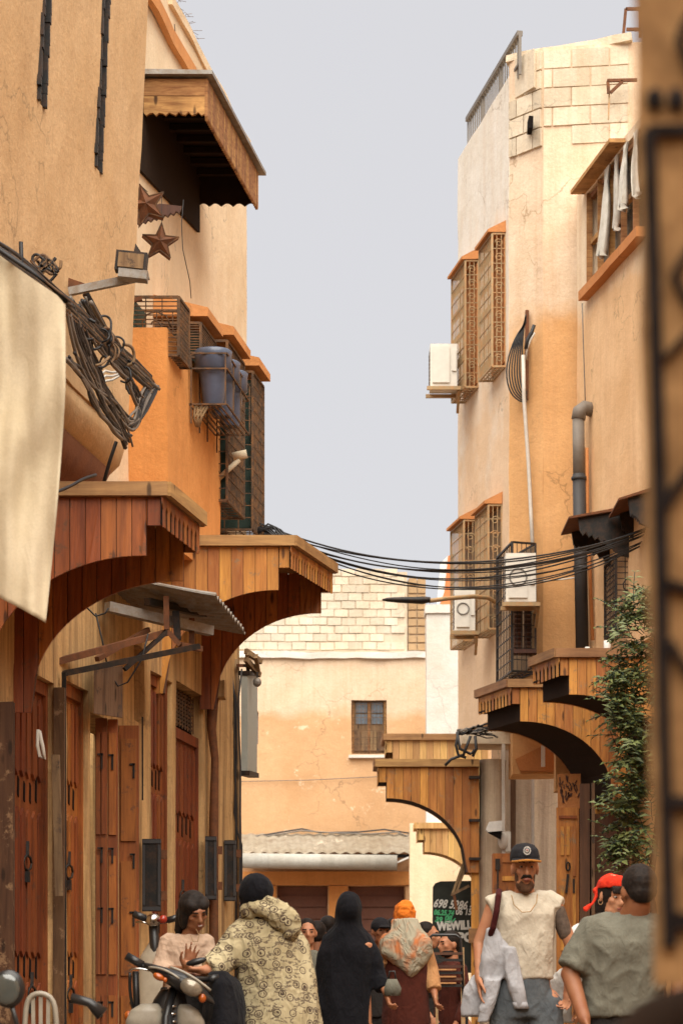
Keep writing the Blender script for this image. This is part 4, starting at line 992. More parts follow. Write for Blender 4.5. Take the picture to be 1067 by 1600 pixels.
# pots in iron holder
ph = thing('pot_holder', 'black wall basket of iron rods holding three blue flower pots', 'rack', (K(19.3)+.1,19.3,5.55))
q = MB()
for dx in (0,):
    for z in (5.70,5.98,6.10):
        q.bar(V(K(18.98),18.98,z), V(K(18.98)+.3,18.98,z), .012); q.bar(V(K(18.98)+.3,18.98,z), V(K(20.0)+.28,20.0,z), .012); q.bar(V(K(20.0)+.28,20.0,z), V(K(20.0),20.0,z), .012)
for y in (18.98,19.3,19.6,19.98):
    q.bar(V(K(y)+.29,y,5.7), V(K(y)+.29,y,6.10), .01)
    q.bar(V(K(y)+.02,y,5.55), V(K(y)+.02,y,6.10), .012)
for k in range(7): q.bar(V(K(18.98)+.04*k,18.98,5.7), V(K(19.98)+.04*k,19.98,5.7), .01)
q.build('rods', M['iron'], ph)
q = MB()
for k in range(6): q.tube([V(K(19.05)+.04+.02*k,19.0,5.69), V(K(19.05)+.03+.03*(k%3),19.0,5.60), V(K(19.05)+.05+.02*(k%2),19.02,5.53)], .01, 5)
q.build('hanging_roots', M['oldwood'], ph)
prof = [(.080,0),(.086,.012),(.118,.255),(.122,.268),(.160,.285),(.158,.40),(.165,.43),(.15,.44),(.14,.42),(.11,.28),(.02,.26)]
for k, (y, lab) in enumerate(((19.12,'nearest and fullest seen blue glazed flower pot in the wall rack'),(19.46,'middle blue flower pot of the wall rack'),(19.78,'farthest blue flower pot, beside the green shuttered window'))):
    c = V(K(y)+.165,y,5.715)
    o = MB().loft([[c+V(r_*.92*math.cos(a), r_*.92*math.sin(a), z) for a in [i*math.pi/12 for i in range(24)]] for r_, z in prof]).build('flower_pot', M['blue'], base=c); tag(o, lab, 'flower pot', 'blue pots in the wall rack')
# small lamp
t = thing('wall_lamp', 'beige tubular wall lamp pointing out from the orange bay', 'lamp', W(346,744,20.2))
MB().tube([W(342,748,20.2), W(374,718,20.2)], .022, 8).build('arm', M['canvas'], t)
MB().tube([W(364,714,20.2), W(386,709,20.2)], .036, 10).build('head', M['canvas'], t)

# timber hood under the roof line
hd = thing('timber_hood', 'projecting timber window hood with scalloped fringe under the left roof line', 'hood', (LX(19.6)+.25,19.6,7.8))
HD = lambda y, d, z: V(LX(y)+d, y, z)
hn, hf, dd = 18.63, 20.74, .5
for k, (a, b) in enumerate(((7.99,8.12),(7.85,7.985))):
    n = 20; pts = [HD(hn,0,b), HD(hn,0,a)]+[HD(hn,dd*i/n,a+(.014*math.sin(i*2.2) if k else 0)) for i in range(1,n)]+[HD(hn,dd,a), HD(hn,dd,b)]
    MB().prism(pts[::1], (0,.03,0)).build('end_board', M['hoodwood'], hd)
n = 46
for i in range(n):
    ya = hn+(hf-hn)*i/n; yb = hn+(hf-hn)*(i+1)/n-.004; ym = (ya+yb)/2
    MB().prism([HD(ya,dd,8.12), HD(yb,dd,8.12), HD(yb,dd,7.83), HD(ym,dd,7.80), HD(ya,dd,7.83)], (.022,0,0)).build('fringe_board', M['hoodwood'], hd)
q = MB(); q.hexa([HD(18.2,.004,7.35), HD(18.2,.03,7.35), HD(20.7,.03,7.60), HD(20.7,.004,7.60)], [HD(18.2,.004,8.12), HD(18.2,.03,8.12), HD(20.7,.03,8.12), HD(20.7,.004,8.12)]); q.build('recess_shade_panel', M['soffit'], hd)  # flat black panel paints the dark recess under the hood
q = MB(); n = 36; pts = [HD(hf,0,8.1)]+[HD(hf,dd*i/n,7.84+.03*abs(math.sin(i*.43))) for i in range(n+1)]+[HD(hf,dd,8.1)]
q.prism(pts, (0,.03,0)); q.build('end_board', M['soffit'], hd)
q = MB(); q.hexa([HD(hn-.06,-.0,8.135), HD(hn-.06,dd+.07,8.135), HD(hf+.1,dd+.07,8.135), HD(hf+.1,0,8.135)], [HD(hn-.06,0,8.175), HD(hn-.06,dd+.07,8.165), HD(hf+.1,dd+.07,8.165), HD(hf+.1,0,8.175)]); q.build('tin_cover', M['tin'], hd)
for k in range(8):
    y = hn+.15+k*.26; MB().bar(HD(y,0.0,8.08), HD(y,dd,8.08), .05).build('joist', M['soffit'], hd)  # joists and ceiling blackened to hold the shade of the hood underside
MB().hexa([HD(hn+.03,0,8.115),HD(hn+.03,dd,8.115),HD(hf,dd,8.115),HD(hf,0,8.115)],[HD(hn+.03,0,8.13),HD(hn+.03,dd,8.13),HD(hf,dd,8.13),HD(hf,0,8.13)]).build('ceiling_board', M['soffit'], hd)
# second scalloped board lower
q = MB(); n = 16; pts = [W(206,330,17.6), W(212,352,17.6)]+[W(214+i*4.4, 349-i*1.3+(3 if i % 2 else -1),17.6) for i in range(n)]+[W(284,322,17.6), W(250,318,17.6)]
tag(q.prism(pts, (0,.04,0)).build('fringe_plank', M['brownsh'], base=W(250,335,17.6)), 'dark scalloped plank below the hood, behind the iron stars', 'plank')
def star(px, py, rad, Y, rot, label, inner=.42):
    c = W(px,py,Y); r_ = rad/(F/Y); t = thing('iron_star', label, 'star lantern', c, 'iron star lanterns under the left hood')
    P = [c+V(math.sin(R(rot)+k*math.pi/5)*r_*(1 if k % 2 == 0 else inner), 0, math.cos(R(rot)+k*math.pi/5)*r_*(1 if k % 2 == 0 else inner)) for k in range(10)]
    m = MB(); dpt = r_*.28
    m.v = [c+V(0,-dpt,0)]+P+[p+V(-.3*dpt,dpt*1.6,0) for p in P]
    m.f = [(0,1+(k+1)%10,1+k) for k in range(10)]+[(1+k,1+(k+1)%10,11+(k+1)%10,11+k) for k in range(10)]+[tuple(range(11,21))]
    m.sm = [False]*len(m.f); m.build('star_body', M['rust'], t)
    e = MB()
    for k in range(10): e.bar(P[k]+V(0,-.004,0), P[(k+1)%10]+V(0,-.004,0), .007)
    e.build('rim', M['iron'], t)
    MB().bar(P[0], W(px+2, 300, Y), .004).build('cord', M['cable'], t)
star(251,378,30,17.5,4,'lower dark red iron star lantern hanging free by the wall')
star(229,320,34,17.3,-18,'upper rusty iron star half hidden behind the tan wall')
tag(MB().tube([W(287,312,17.5), W(284,350,17.5), W(286,390,17.5), W(297,440,17.5), W(299,466,17.8)], .003, 4).build('thin_wire', M['cable'], base=W(287,312,17.5)), 'hair thin wire hanging from the hood past the stars', 'wire')
tag(MB().tube([W(273,38,19.6), W(276,70,19.8), W(272,108,20.0)], .003, 4).build('thin_wire', M['cable'], base=W(273,38,19.6)), 'thin wire down the wall above the timber hood', 'wire')
gr = MB(); r = random.Random(2)
for k in range(14):
    p = W(270+r.random()*20,32+r.random()*34+0,19.8); p.z = 9.15+r.random()*.04; p.x = LX(19.7+k*.07); p.y = 19.7+k*.07
    gr.tube([p, p+V(r.uniform(.0,.04),0,.05), p+V(r.uniform(.03,.10),0,r.uniform(.0,.07))], .0022, 3)
tag(gr.build('dry_weeds', M['oldwood'], base=V(LX(20),20,9.15)), 'wisps of dry weeds on the left roof edge', 'plant')

# corrugated canopy on rusty arms
cc = thing('small_canopy', 'small sagging corrugated sheet canopy on rusty bracket arms below the second awning', 'canopy', W(250,940,17.6))
n = 60; q = MB(); A0, A1 = W(150,940,17.3), W(328,944,17.3); A0.x = LX(17.3)
A1 = V(LX(17.3)+.86,17.3,3.92); B0 = V(LX(18.7),18.7,4.02); B1 = V(LX(18.7)+.80,18.7,3.87); A0 = V(LX(17.3),17.3,4.08)
tp = []; m_ = 6
for i in range(n+1):
    for j in range(m_+1):
        a = A0.lerp(A1, j/m_); b = B0.lerp(B1, j/m_); p = a.lerp(b, i/n); p.z += .016*math.sin(i*2*math.pi/5)-.05*math.sin(math.pi*j/m_)*math.sin(math.pi*i/n); tp.append(p)
N = m_+1; q.v = tp+[p-V(0,0,.012) for p in tp]; T = len(tp)
for i in range(n):
    for j in range(m_): k = i*N+j; q.f += [(k,k+N,k+N+1,k+1),(T+k+1,T+k+N+1,T+k+N,T+k)]
for j in range(m_): q.f += [(j,j+1,T+j+1,T+j),(n*N+j+1,n*N+j,T+n*N+j,T+n*N+j+1)]
for i in range(n): k = i*N+m_; q.f += [(k,k+N,T+k+N,T+k)]
q.sm = [False]*len(q.f); q.jit(.008,3).build('corrugated_sheet', M['tin'], cc)
def brk(pts, w_, m_, nm='arm'):
    MB().bar(W(*pts[0],pts[2]), W(*pts[1],pts[3]), w_).build(nm, M[m_], cc)
brk(((35,1048),(262,988),16.0,17.5),.045,'rust'); brk(((92,1054),(310,1010),16.4,17.5),.04,'black'); brk(((260,932),(261,984),17.4,17.4),.04,'rust','post')
brk(((195,1046),(262,986),17.2,17.4),.03,'black','strut'); brk(((152,1030),(232,984),17.0,17.6),.035,'rust','strut'); brk(((262,986),(282,1008),17.4,17.4),.035,'rust','strut'); brk(((282,1008),(314,1014),17.4,17.6),.04,'rust','strut')
brk(((168,948),(330,986),17.3,17.9),.07,'tin','gutter'); brk(((230,940),(360,968),17.4,18.4),.05,'black','rail'); brk(((300,966),(300,1010),17.8,17.8),.04,'rust','post'); brk(((275,955),(278,1000),17.6,17.6),.05,'black','post')
tag(MB().tube([W(150,958,17.2), W(160,1000,17.2), W(170,1050,17.2), W(185,1072,17.2), W(200,1066,17.2), W(222,1030,17.2), W(232,990,17.2)], .006, 4).build('loose_wire', M['cable'], base=W(180,1070,17.2)), 'thin looping wire hanging under the small corrugated canopy', 'wire')
tag(MB().tube([W(135,948,16.6), W(150,963,16.6), W(165,958,16.6), W(170,950,16.6)], .006, 4).build('loose_wire', M['cable'], base=W(150,960,16.6)), 'short slack wire at the left end of the corrugated canopy', 'wire')

# cable bundle on the jetty wall with flood light
cbn = thing('cable_bundle', 'thick rat nest of old cables slung along the left jettied wall', 'cables', W(150,520,14.6))
r = random.Random(77)
path = [(-30,372),(0,392),(40,420),(80,455),(115,480),(150,515),(180,548),(215,575),(235,600)]
def along(path, n, off, jitter, Yf):
    out = []; L = len(path)-1
    for i in range(n+1):
        t = i/n*L; k = min(int(t), L-1); f = t-k; x = path[k][0]*(1-f)+path[k+1][0]*f; y = path[k][1]*(1-f)+path[k+1][1]*f
        x += off[0]*(1+.6*math.sin(t*1.3+off[0]))+r.uniform(-jitter,jitter); y += off[1]*(1+.6*math.cos(t*1.1+off[1]))+r.uniform(-jitter,jitter); out.append(W(x,y,Yf(x)))
    return out
def sm(pts, it=1):
    for _ in range(it):
        o = [pts[0]]
        for a, b in zip(pts, pts[1:]): o += [a.lerp(b,.25), a.lerp(b,.75)]
        pts = o+[pts[-1]]
    return pts
YJ = lambda x: min(16.3, max(11.5, (14225-F*.22)/(1104-x)))
for k in range(22):
    MB().tube(sm(along(path, 14, (r.uniform(-6,6), r.uniform(-9,10)), 2.2, YJ)), r.uniform(.007,.015), 5).build('cable', M['cable'] if k % 3 else M['oldwood'], cbn)
drop = [(112,470),(128,520),(145,570),(160,610),(180,650),(195,690)]
drop2 = [(110,480),(122,540),(150,600),(185,640),(205,672),(215,660),(225,630),(236,605)]
drop3 = [(130,470),(160,520),(195,560),(225,585),(238,600)]
drop4 = [(105,560),(130,590),(155,640),(180,670),(196,690)]
for pth, n, j in ((drop,8,4),(drop2,9,4.5),(drop3,8,5),(drop4,7,4),([(118,480),(150,520),(170,560),(200,590),(222,640),(205,668)],8,6)):
    for k in range(n): MB().tube(sm(along(pth, 10, (r.uniform(-6,8), r.uniform(-6,6)), j, YJ)), r.uniform(.006,.014), 5).build('cable', M['cable'] if k % 3 else M['pipe'], cbn)
for k in range(16):
    a_ = r.uniform(0,6); cx_, cy_ = r.uniform(125,200), 0; cy_ = 470+(cx_-115)*1.15+r.uniform(-20,45); ra_ = r.uniform(8,20)
    pts = [W(cx_+ra_*math.cos(a_+t*.9)+r.uniform(-2,2), cy_+ra_*1.2*math.sin(a_+t*.9)+r.uniform(-2,2), YJ(cx_)-.03+r.uniform(-.05,.05)) for t in range(6)]
    MB().tube(sm(pts,2), r.uniform(.006,.011), 5).build('coil', M['cable'] if k % 3 else M['oldwood'], cbn)
for k in range(12):
    a_ = r.uniform(0,6); pts = [W(215+18*math.cos(a_+t*.9)+r.uniform(-2,2), 598+22*math.sin(a_+t*.9)+r.uniform(-2,2), 15.6+r.uniform(-.05,.05)) for t in range(7)]
    MB().tube(sm(pts), .009, 5).build('coil', M['cable'], cbn)
for k in range(3): MB().tube(sm([W(208-k*4,565+k*3,15.5), W(200,575,15.45), W(180,583+k*5,15.4), W(160,578+k*9,15.3), W(158+k*6,600+k*4,15.3)]), .008, 5).build('pale_wire', M['cablew'], cbn)
for k in range(9):
    p = W(70+r.uniform(-8,16), 412+r.uniform(-6,20), 13.4); MB().tube(sm([p+V(.05*math.cos(a+k),-.02,.045*math.sin(a*1.3)) for a in range(6)],2), .009, 5).build('tape_knot', M['cable'] if k % 2 else M['oldwood'], cbn)
ll = thing('flood_light', 'grey flood light on a rusty angle arm reaching out from the jetty wall', 'flood light', W(130,450,14.6))
MB().bar(W(108,456,14.4), W(233,430,14.4), .04, .045).build('arm', M['tin'], ll); MB().bar(W(100,440,14.5), W(135,452,14.5), .05).build('plate', M['rust'], ll)
MB().bar(W(134,458,14.45), W(170,525,14.6), .03).build('brace', M['black'], ll)
c = W(206,411,14.3); mt = Matrix.Rotation(R(6),3,'Y')
MB().box(c, (.185,.09,.115), mt).build('housing', M['black'], ll); MB().box(c+V(0,-.05,0), (.15,.012,.085), mt).build('lens', M['oldwood'], ll)
MB().box(c+V(.01,0,-.075), (.17,.1,.05), mt).build('driver_box', M['tin'], ll); MB().prism([W(209,396,14.35),W(212,380,14.35),W(221,394,14.35)], (0,.03,0)).build('fin', M['black'], ll)
tag(MB().tube([W(33,378,12.5),W(34,408,12.5),W(32,426,12.5)], .012, 5).build('dangling_stub', M['cable'], base=W(33,400,12.5)), 'short frayed cable end dangling on the tan wall left of the bundle', 'cable')
tag(MB().tube([W(182,690,14.8),W(172,720,14.8),W(163,752,14.8)], .012, 5).build('dangling_stub', M['cable'], base=W(172,720,14.8)), 'short cable running from the jetty edge to the first awning', 'cable')
tag(MB().tube(sm([W(80,772,13.6),W(110,760,13.8),W(130,748,14.0),W(150,742,14.2)]), .01, 5).build('dangling_stub', M['cable'], base=W(110,760,13.8)), 'black cable resting along the roof of the first awning', 'cable')
tag(MB().ell(V(W(141,752,14.7).x,14.7,CH+(HY-755)/(F/14.4)+.03), (.06,.06,.03)).build('pale_dome', M['tin'], base=W(141,752,14.7)), 'small pale dome on top of the first awning', 'dome')

# cream sheet
sh = MB(); YS = 10.5; rows = 70; cols = 26
def sheet_pt(u, v):
    top = (-40+143*u, 365+105*u**.9); bx = -40+(72+40)*u+ (31)*(1-v)*u; 
    xr = 103-(31)*max(0,(v-.25)/.75)**1.3
    x = -40+(xr+40)*u; yb = 918+55*u**1.2; y = top[1]+(yb-top[1])*v
    d = .012*math.sin(x*.16+v*3)+.04*math.sin(x*.045-v*5+2)*(1-.6*v)+.03*noise.noise(V(x*.03,v*3,0))+.03*math.sin(v*14+u*8)*(1-abs(2*v-1))
    return W(x, y, YS+d)
vs = [sheet_pt(i/cols, j/rows) for j in range(rows+1) for i in range(cols+1)]
sh.v = vs+[p+V(0,.006,0) for p in vs]; T = len(vs); N = cols+1
for j in range(rows):
    for i in range(cols): k = j*N+i; sh.f += [(k,k+N,k+N+1,k+1),(T+k+1,T+k+N+1,T+k+N,T+k)]
for j in range(rows): k = j*N+cols; sh.f += [(k,k+N,T+k+N,T+k)]
for i in range(cols): k = rows*N+i; sh.f += [(k,T+k,T+k+1,k+1)]
sh.sm = [True]*len(sh.f)
tag(sh.build('canvas_sheet', M['canvas'], base=W(50,600,YS)), 'large cream canvas sheet hanging in the near left, curling at its lower corner', 'sheet')
# sheet support rope
tag(MB().tube([W(-60,350,YS), W(-40,364,YS), W(50,424,YS), W(103,470,YS), W(112,476,13.5)], .012, 5).build('support_rope', M['cable'], base=W(0,390,YS)), 'dark rope carrying the top edge of the cream sheet', 'rope')

# ---- hanging rug at the near right
rg = thing('hanging_rug', 'out of focus tan wool rug with black tribal bands hanging at the right edge', 'rug', (.30,2.1,.9))
def rp(px, py, dy=0): return W(px, py, 2.1+dy)
q = MB(); rows = 60
for j in range(rows):
    pass
Lp = [(988+37*((y+60)/1660)+2.5*math.sin(y*.02), y) for y in range(-80,1550,30)]
for (a, b) in zip(Lp, Lp[1:]): q.hexa([rp(a[0],a[1]), rp(1240,a[1]), rp(1240,a[1],.012), rp(a[0],a[1],.012)], [rp(b[0],b[1]), rp(1240,b[1]), rp(1240,b[1],.012), rp(b[0],b[1],.012)])
mr = cloth('rug_wool', (.42,.24,.105), (.13,.065,.027), scale=16, weave=.4, wv=120, crease=.1); mk = cloth('rug_black', (.018,.013,.012), scale=9)
q.build('wool_field', mr, rg)
def strip(pts, w_, nm='black_band'):
    m = MB()
    for a, b in zip(pts, pts[1:]): m.bar(rp(a[0],a[1],-.004), rp(b[0],b[1],-.004), w_/(F/2.1), .008, V(0,1,0))
    return m.jit(.002, 40, .001, 120)
strip([(1013,205),(1024,500),(1030,800),(1036,1100),(1046,1480)], 19).build('black_band', mk, rg)
strip([(1010,205),(1240,200)], 14).build('black_band', mk, rg)
for cx_, cy_ in ((1022,155),(1056,155),(1092,155)): MB().ell(rp(cx_,cy_,-.004), (.008,.004,.010)).build('black_spot', mk, rg)
strip([(1080,20),(1062,60),(1080,120)], 12).build('zigzag', mk, rg)
strip([(1100,350),(1052,430),(1100,520)], 12).build('zigzag', mk, rg); strip([(1040,560),(1100,490)], 10).build('zigzag', mk, rg)
strip([(1100,700),(1050,770),(1040,790)], 14).build('zigzag', mk, rg); strip([(1040,910),(1110,930)], 14).build('zigzag', mk, rg)
strip([(1045,1000),(1100,1090)], 10).build('zigzag', mk, rg); strip([(1038,1250),(1110,1255)], 18).build('zigzag', mk, rg); strip([(1040,1436),(1110,1440)], 26).build('zigzag', mk, rg)
strip([(1110,1300),(1075,1345),(1110,1400)], 14).build('zigzag', mk, rg)
# dark stool-like bundle under rug
dk = MB(); c = W(1068,1668,2.2); dk.ell(c, (.075,.04,.075)); dk.jit(.01,12)
tag(dk.build('dark_bag', M['soffit'], base=c), 'blurred black bag hanging below the tan rug at the lower right', 'bag')

# ---- climbing plant at right
def leaf_mesh(L, w_):
    m = MB(); m.v = [V(0,0,0), V(L*.45,w_/2,.12*L), V(L,0,-.05*L), V(L*.45,-w_/2,.12*L), V(L*.5,0,.02*L)]
    m.f = [(0,1,4),(1,2,4),(2,3,4),(3,0,4)]; m.sm = [False]*4; return m
mleaf, tl, bl_ = nt('vine_leaf', .5, .4)
oi = objn(tl); col_ = mixc(tl, ramp(tl, nz(tl, oi, 9, 3, .6), [(.3,0),(.7,1)]), (.055,.085,.025), (.17,.19,.06)); tl.links.new(col_, bl_.inputs['Base Color'])
bl_.inputs['Subsurface Weight'].default_value = .05
pb = V(2.62,20.4,0)
vt = thing('climbing_plant', 'dark green climbing plant with feathery leaves trailing beside the hanging rug', 'plant', pb)
r = random.Random(13)
MB().tube([pb, pb+V(.1,.05,1.0), pb+V(-.02,0,2.0), pb+V(.1,.0,3.0), pb+V(.02,0,4.0)], [.04,.035,.03,.024,.012], 7).build('stem', M['oldwood'], vt)
lv = MB(); tw = MB()
def spray(p, d, L, dens=1):
    n = max(4, int(L/.05)); side = d.cross(V(0,0,1)).normalized() if abs(d.z) < .95 else V(1,0,0); q = p.copy(); pts = [p.copy()]
    for i in range(n):
        d = (d+V(0,0,-.07)+noise.noise_vector(q*3)*.1).normalized(); q = q+d*.05; pts.append(q.copy())
        for s_ in (1,-1):
            ll_ = r.uniform(.05,.125)*(1.1-.5*i/n); w_ = ll_*.42
            ax = (d*.5+side*s_+V(0,0,r.uniform(-.5,.25))).normalized(); up = V(r.uniform(-.4,.4),-.6,1).normalized(); yv = up.cross(ax).normalized(); zv = ax.cross(yv)
            m = leaf_mesh(ll_, w_); mtx = Matrix((ax,yv,zv)).transposed()
            lv.add([q+mtx @ v for v in m.v], m.f)
    tw.tube(pts, .004, 3)
outline = [(930,4),(950,18),(1000,30),(1030,35),(1060,40),(1100,45),(1130,44),(1150,38),(1170,30),(1190,16),(1215,24),(1235,34),(1260,42),(1300,48),(1330,50),(1350,42)]
for k in range(430):
    y = r.uniform(925,1350); wdt = 20
    for (ya_, wa), (yb_, wb_) in zip(outline, outline[1:]):
        if ya_ <= y <= yb_: wdt = 1.3* wa+(wb_-wa)*(y-ya_)/(yb_-ya_)
    x = 1000-r.uniform(0, wdt)+r.uniform(0,35); p = W(x, y, 20.2+r.uniform(-.25,.3))
    d = V(r.uniform(-1,.4), r.uniform(-.6,.4), r.uniform(-.3,.7)).normalized(); spray(p, d, r.uniform(.1,.3))
for x, y, dx, dz in ((978,965,-.8,.6),(990,950,-.1,1),(985,985,-.9,.2),(975,1050,-1,-.1),(985,1060,-1,.1),(985,1210,-1,.0),(980,1230,-1,-.3),(985,1260,-1,-.2),(975,1310,-.7,-.4)):
    spray(W(x,y,20), V(dx,-.1,dz).normalized(), .33)
tw.build('twigs', M['green'], vt); o = lv.build('foliage', mleaf, vt); o['kind'] = 'stuff'
# ------------------------------------------------------------------ figures
def RX(d): return Matrix.Rotation(R(d),3,'X')
def RY(d): return Matrix.Rotation(R(d),3,'Y')
def RZ(d): return Matrix.Rotation(R(d),3,'Z')
def xf(mb, rot, c=V(0,0,0)):
    mb.v = [rot @ p + c for p in mb.v]; return mb
def organic(mb, name, vox, mat, parent, smooth=4, fold=None, post=None):
    """closed pieces -> one continuous skin"""
    me = bpy.data.meshes.new('tmp'); me.from_pydata([tuple(p) for p in mb.v], [], mb.f)
    bm = bmesh.new(); bm.from_mesh(me); bmesh.ops.recalc_face_normals(bm, faces=bm.faces); bm.to_mesh(me); bm.free()
    o = bpy.data.objects.new('tmp', me); COL.objects.link(o)
    m = o.modifiers.new('r', 'REMESH'); m.mode = 'VOXEL'; m.voxel_size = vox; m.adaptivity = 0
    if smooth:
        m = o.modifiers.new('s', 'SMOOTH'); m.factor = .5; m.iterations = smooth
    dg = bpy.context.evaluated_depsgraph_get(); out = bpy.data.meshes.new_from_object(o.evaluated_get(dg))
    bpy.data.objects.remove(o); bpy.data.meshes.remove(me)
    out.name = name
    if fold:
        out.update(); vs = out.vertices; nn = [v.normal.copy() for v in vs]
        for v, n in zip(vs, nn): v.co = v.co + n*fold(v.co)
    base = BASE[parent.name]
    for v in out.vertices: v.co = v.co-base
    out.polygons.foreach_set('use_smooth', [True]*len(out.polygons)); out.materials.clear(); out.materials.append(mat); out.update()
    ob = bpy.data.objects.new(name, out); COL.objects.link(ob); ob.parent = parent; BASE[ob.name] = base
    return ob
def ring(c, rx, ry, n=20, p=2.3, rot=None):
    out = []
    for i in range(n):
        a = 2*math.pi*i/n; ca, sa = math.cos(a), math.sin(a)
        q = V(rx*math.copysign(abs(ca)**(2/p), ca), ry*math.copysign(abs(sa)**(2/p), sa), 0)
        out.append(Vector(c)+(rot @ q if rot is not None else q))
    return out
def head(mb, c, s, rot, ears=True, jaw=1.0):
    h = MB()
    h.ell((0,.014,.028), (.076,.094,.092)); h.ell((0,-.022,-.025), (.060*jaw,.070,.086)); h.ell((0,-.052,-.088), (.034*jaw,.032,.028))
    h.ell((.03,-.025,-.075), (.03*jaw,.045,.03)); h.ell((-.03,-.025,-.075), (.03*jaw,.045,.03))
    h.caps((0,-.088,.02), (0,-.112,-.026), .009, .014, 8); h.ell((.012,-.098,-.03), (.009,.010,.008)); h.ell((-.012,-.098,-.03), (.009,.010,.008))
    h.caps((-.036,-.083,.033), (.036,-.083,.033), .011, .011, 8)
    for sx in (1,-1):
        h.ell((sx*.042,-.062,-.018), (.022,.022,.018)); h.caps((sx*.02,-.089,.016), (sx*.045,-.078,.014), .007, .007, 6)
        if ears: h.ell((sx*.078,.008,-.008), (.010,.020,.033), RZ(sx*18)); 
    h.ell((0,-.090,-.052), (.024,.012,.011)); h.ell((0,-.086,-.068), (.02,.012,.009))
    h.v = [rot @ (p*s)+c for p in h.v]; mb.v += [] ; mb.add(h.v, h.f, True)
def face_parts(par, c, s, rot, iris, lipm, browm, closed=False, blank=False):
    T = lambda p: rot @ (Vector(p)*s)+c
    for sx in (1,-1):
        e = MB().ell(T((sx*.031,-.080,.006)), (.0125*s,.012*s,(.004 if closed else .0062)*s), rot).build('eye', M['eyewhite'] if not closed else browm, par)
        if not closed: MB().ell(T((sx*.031,-.0905,.005)), (.0055*s,.003*s,.0052*s), rot).build('iris', iris, e)
        b = MB(); b.tube([T((sx*.014,-.098,.026)), T((sx*.03,-.096,.031)), T((sx*.048,-.084,.026))], [.003*s,.0045*s,.0025*s], 5); b.build('eyebrow', browm, par)
    m = MB(); m.ell(T((0,-.099,-.056)), (.022*s,.006*s,.0045*s), rot); m.ell(T((0,-.097,-.064)), (.018*s,.007*s,.005*s), rot); m.build('lips', lipm, par)
def hand(mb, w, rot, s=1.0, side=1, curl=(20,25,30,35), spread=5, thumb=35):
    """w wrist; rot columns: x across towards thumb side, -y palm side, z along the fingers"""
    h = MB(); h.ell((0,0,.045), (.040,.016,.050)); h.ell((0,0,.075), (.038,.013,.022)); h.caps((0,0,-.02),(0,0,.02),.025,.024,10)
    xs = (.030,.011,-.009,-.027); Ls = (.072,.080,.074,.058)
    for k in range(4):
        p = V(xs[k], 0, .082-.004*abs(k-1)); a = 0; sp = (1.5-k)*spread; r0 = .0088
        for j, fr in enumerate((.45,.30,.25)):
            a += curl[k]*(1 if j else .8); d = V(math.sin(R(sp)), -math.sin(R(a)), math.cos(R(a))).normalized(); q = p+d*Ls[k]*fr
            h.caps(p, q, r0, r0*.9, 8); p = q; r0 *= .9
    p = V(.028,-.005,.02); q = p+V(.028,-.012,.030)*(thumb/35); h.caps(p, q, .014, .011, 8); r_ = q+V(.008,-.012,.028); h.caps(q, r_, .0105, .009, 8); h.caps(r_, r_+V(-.002,-.006,.020), .009, .008, 8)
    h.v = [rot @ (V(p.x*side, p.y, p.z)*s)+w for p in h.v]; 
    if side < 0: h.f = [f[::-1] for f in h.f]
    mb.add(h.v, h.f, True)
def frame(z, y):    # rotation with z along direction, -y towards palm
    z = Vector(z).normalized(); y = Vector(y); y = (y-z*y.dot(z)).normalized(); x = y.cross(z)
    return Matrix((x,y,z)).transposed()
def legs(mb, c, hip=.92, wdt=.095, r=(.085,.055,.04), step=0):
    for sx in (1,-1):
        h = c+V(sx*wdt,0,hip-.02); k = c+V(sx*wdt*1.05,-.02-sx*step*.4,.49); a = c+V(sx*wdt*1.05,.03-sx*step,.09)
        mb.caps(h, k, r[0], r[1]); mb.caps(k, a, r[1]*.98, r[2]); mb.caps(a+V(0,0,-.045), a+V(sx*.02,-.15,-.055), .036, .034)
def folds(amp, fr=9, st=(1,1,.35), seed=0):
    o = V(seed*3.1, seed*1.7, seed)
    def f(p):
        q = V(p.x*st[0], p.y*st[1], p.z*st[2])*fr+o
        w = q+noise.noise_vector(q*.6)*.7
        rd = 1-abs(noise.noise(w*1.3))*2.2
        return amp*(noise.noise(q)*.8+.55*rd*abs(rd)-.25) + amp*.07*(1-2.5*abs(noise.noise(Vector(p)*26+o))) 
    return f
M['skin1'] = skin('tan_skin', (.44,.21,.115)); M['skin2'] = skin('brown_skin', (.27,.115,.055)); M['skin3'] = skin('light_skin', (.50,.26,.15))
M['eyewhite'] = plain('eye_white', (.45,.42,.38), .3, var=.1); M['irisd'] = plain('dark_iris', (.02,.012,.008), .2)
M['lip'] = plain('lip', (.30,.10,.07), .45); M['hair'] = cloth('black_hair', (.012,.009,.008), (.03,.02,.015), rough=.6, scale=40, weave=.5, wv=150, crease=.2)
M['tee'] = cloth('cream_tee', (.56,.50,.40), (.45,.39,.30), weave=.4); M['greytee'] = cloth('grey_tee', (.17,.165,.13), (.12,.115,.09), weave=.4)
M['whitetop'] = cloth('white_top', (.72,.70,.66), (.58,.55,.52)); M['jeans'] = cloth('grey_jeans', (.13,.145,.155), (.07,.08,.09), scale=6, weave=.5)
M['sweat'] = cloth('heather_sweatshirt', (.42,.42,.44), (.33,.33,.35)); M['navy'] = cloth('black_cloth', (.006,.006,.008), (.011,.011,.014), weave=.2)
M['maroon'] = cloth('maroon_dress', (.085,.022,.014), (.05,.014,.010)); M['tan_cloth'] = cloth('tan_sleeve', (.50,.27,.12), (.40,.19,.08))
M['pinkb'] = cloth('pale_pink_jumper', (.58,.42,.31), (.48,.33,.23)); M['orange'] = cloth('orange_scarf', (.72,.20,.025), (.55,.13,.015)); M['red'] = cloth('red_scarf', (.72,.05,.02), (.5,.02,.012), scale=30)
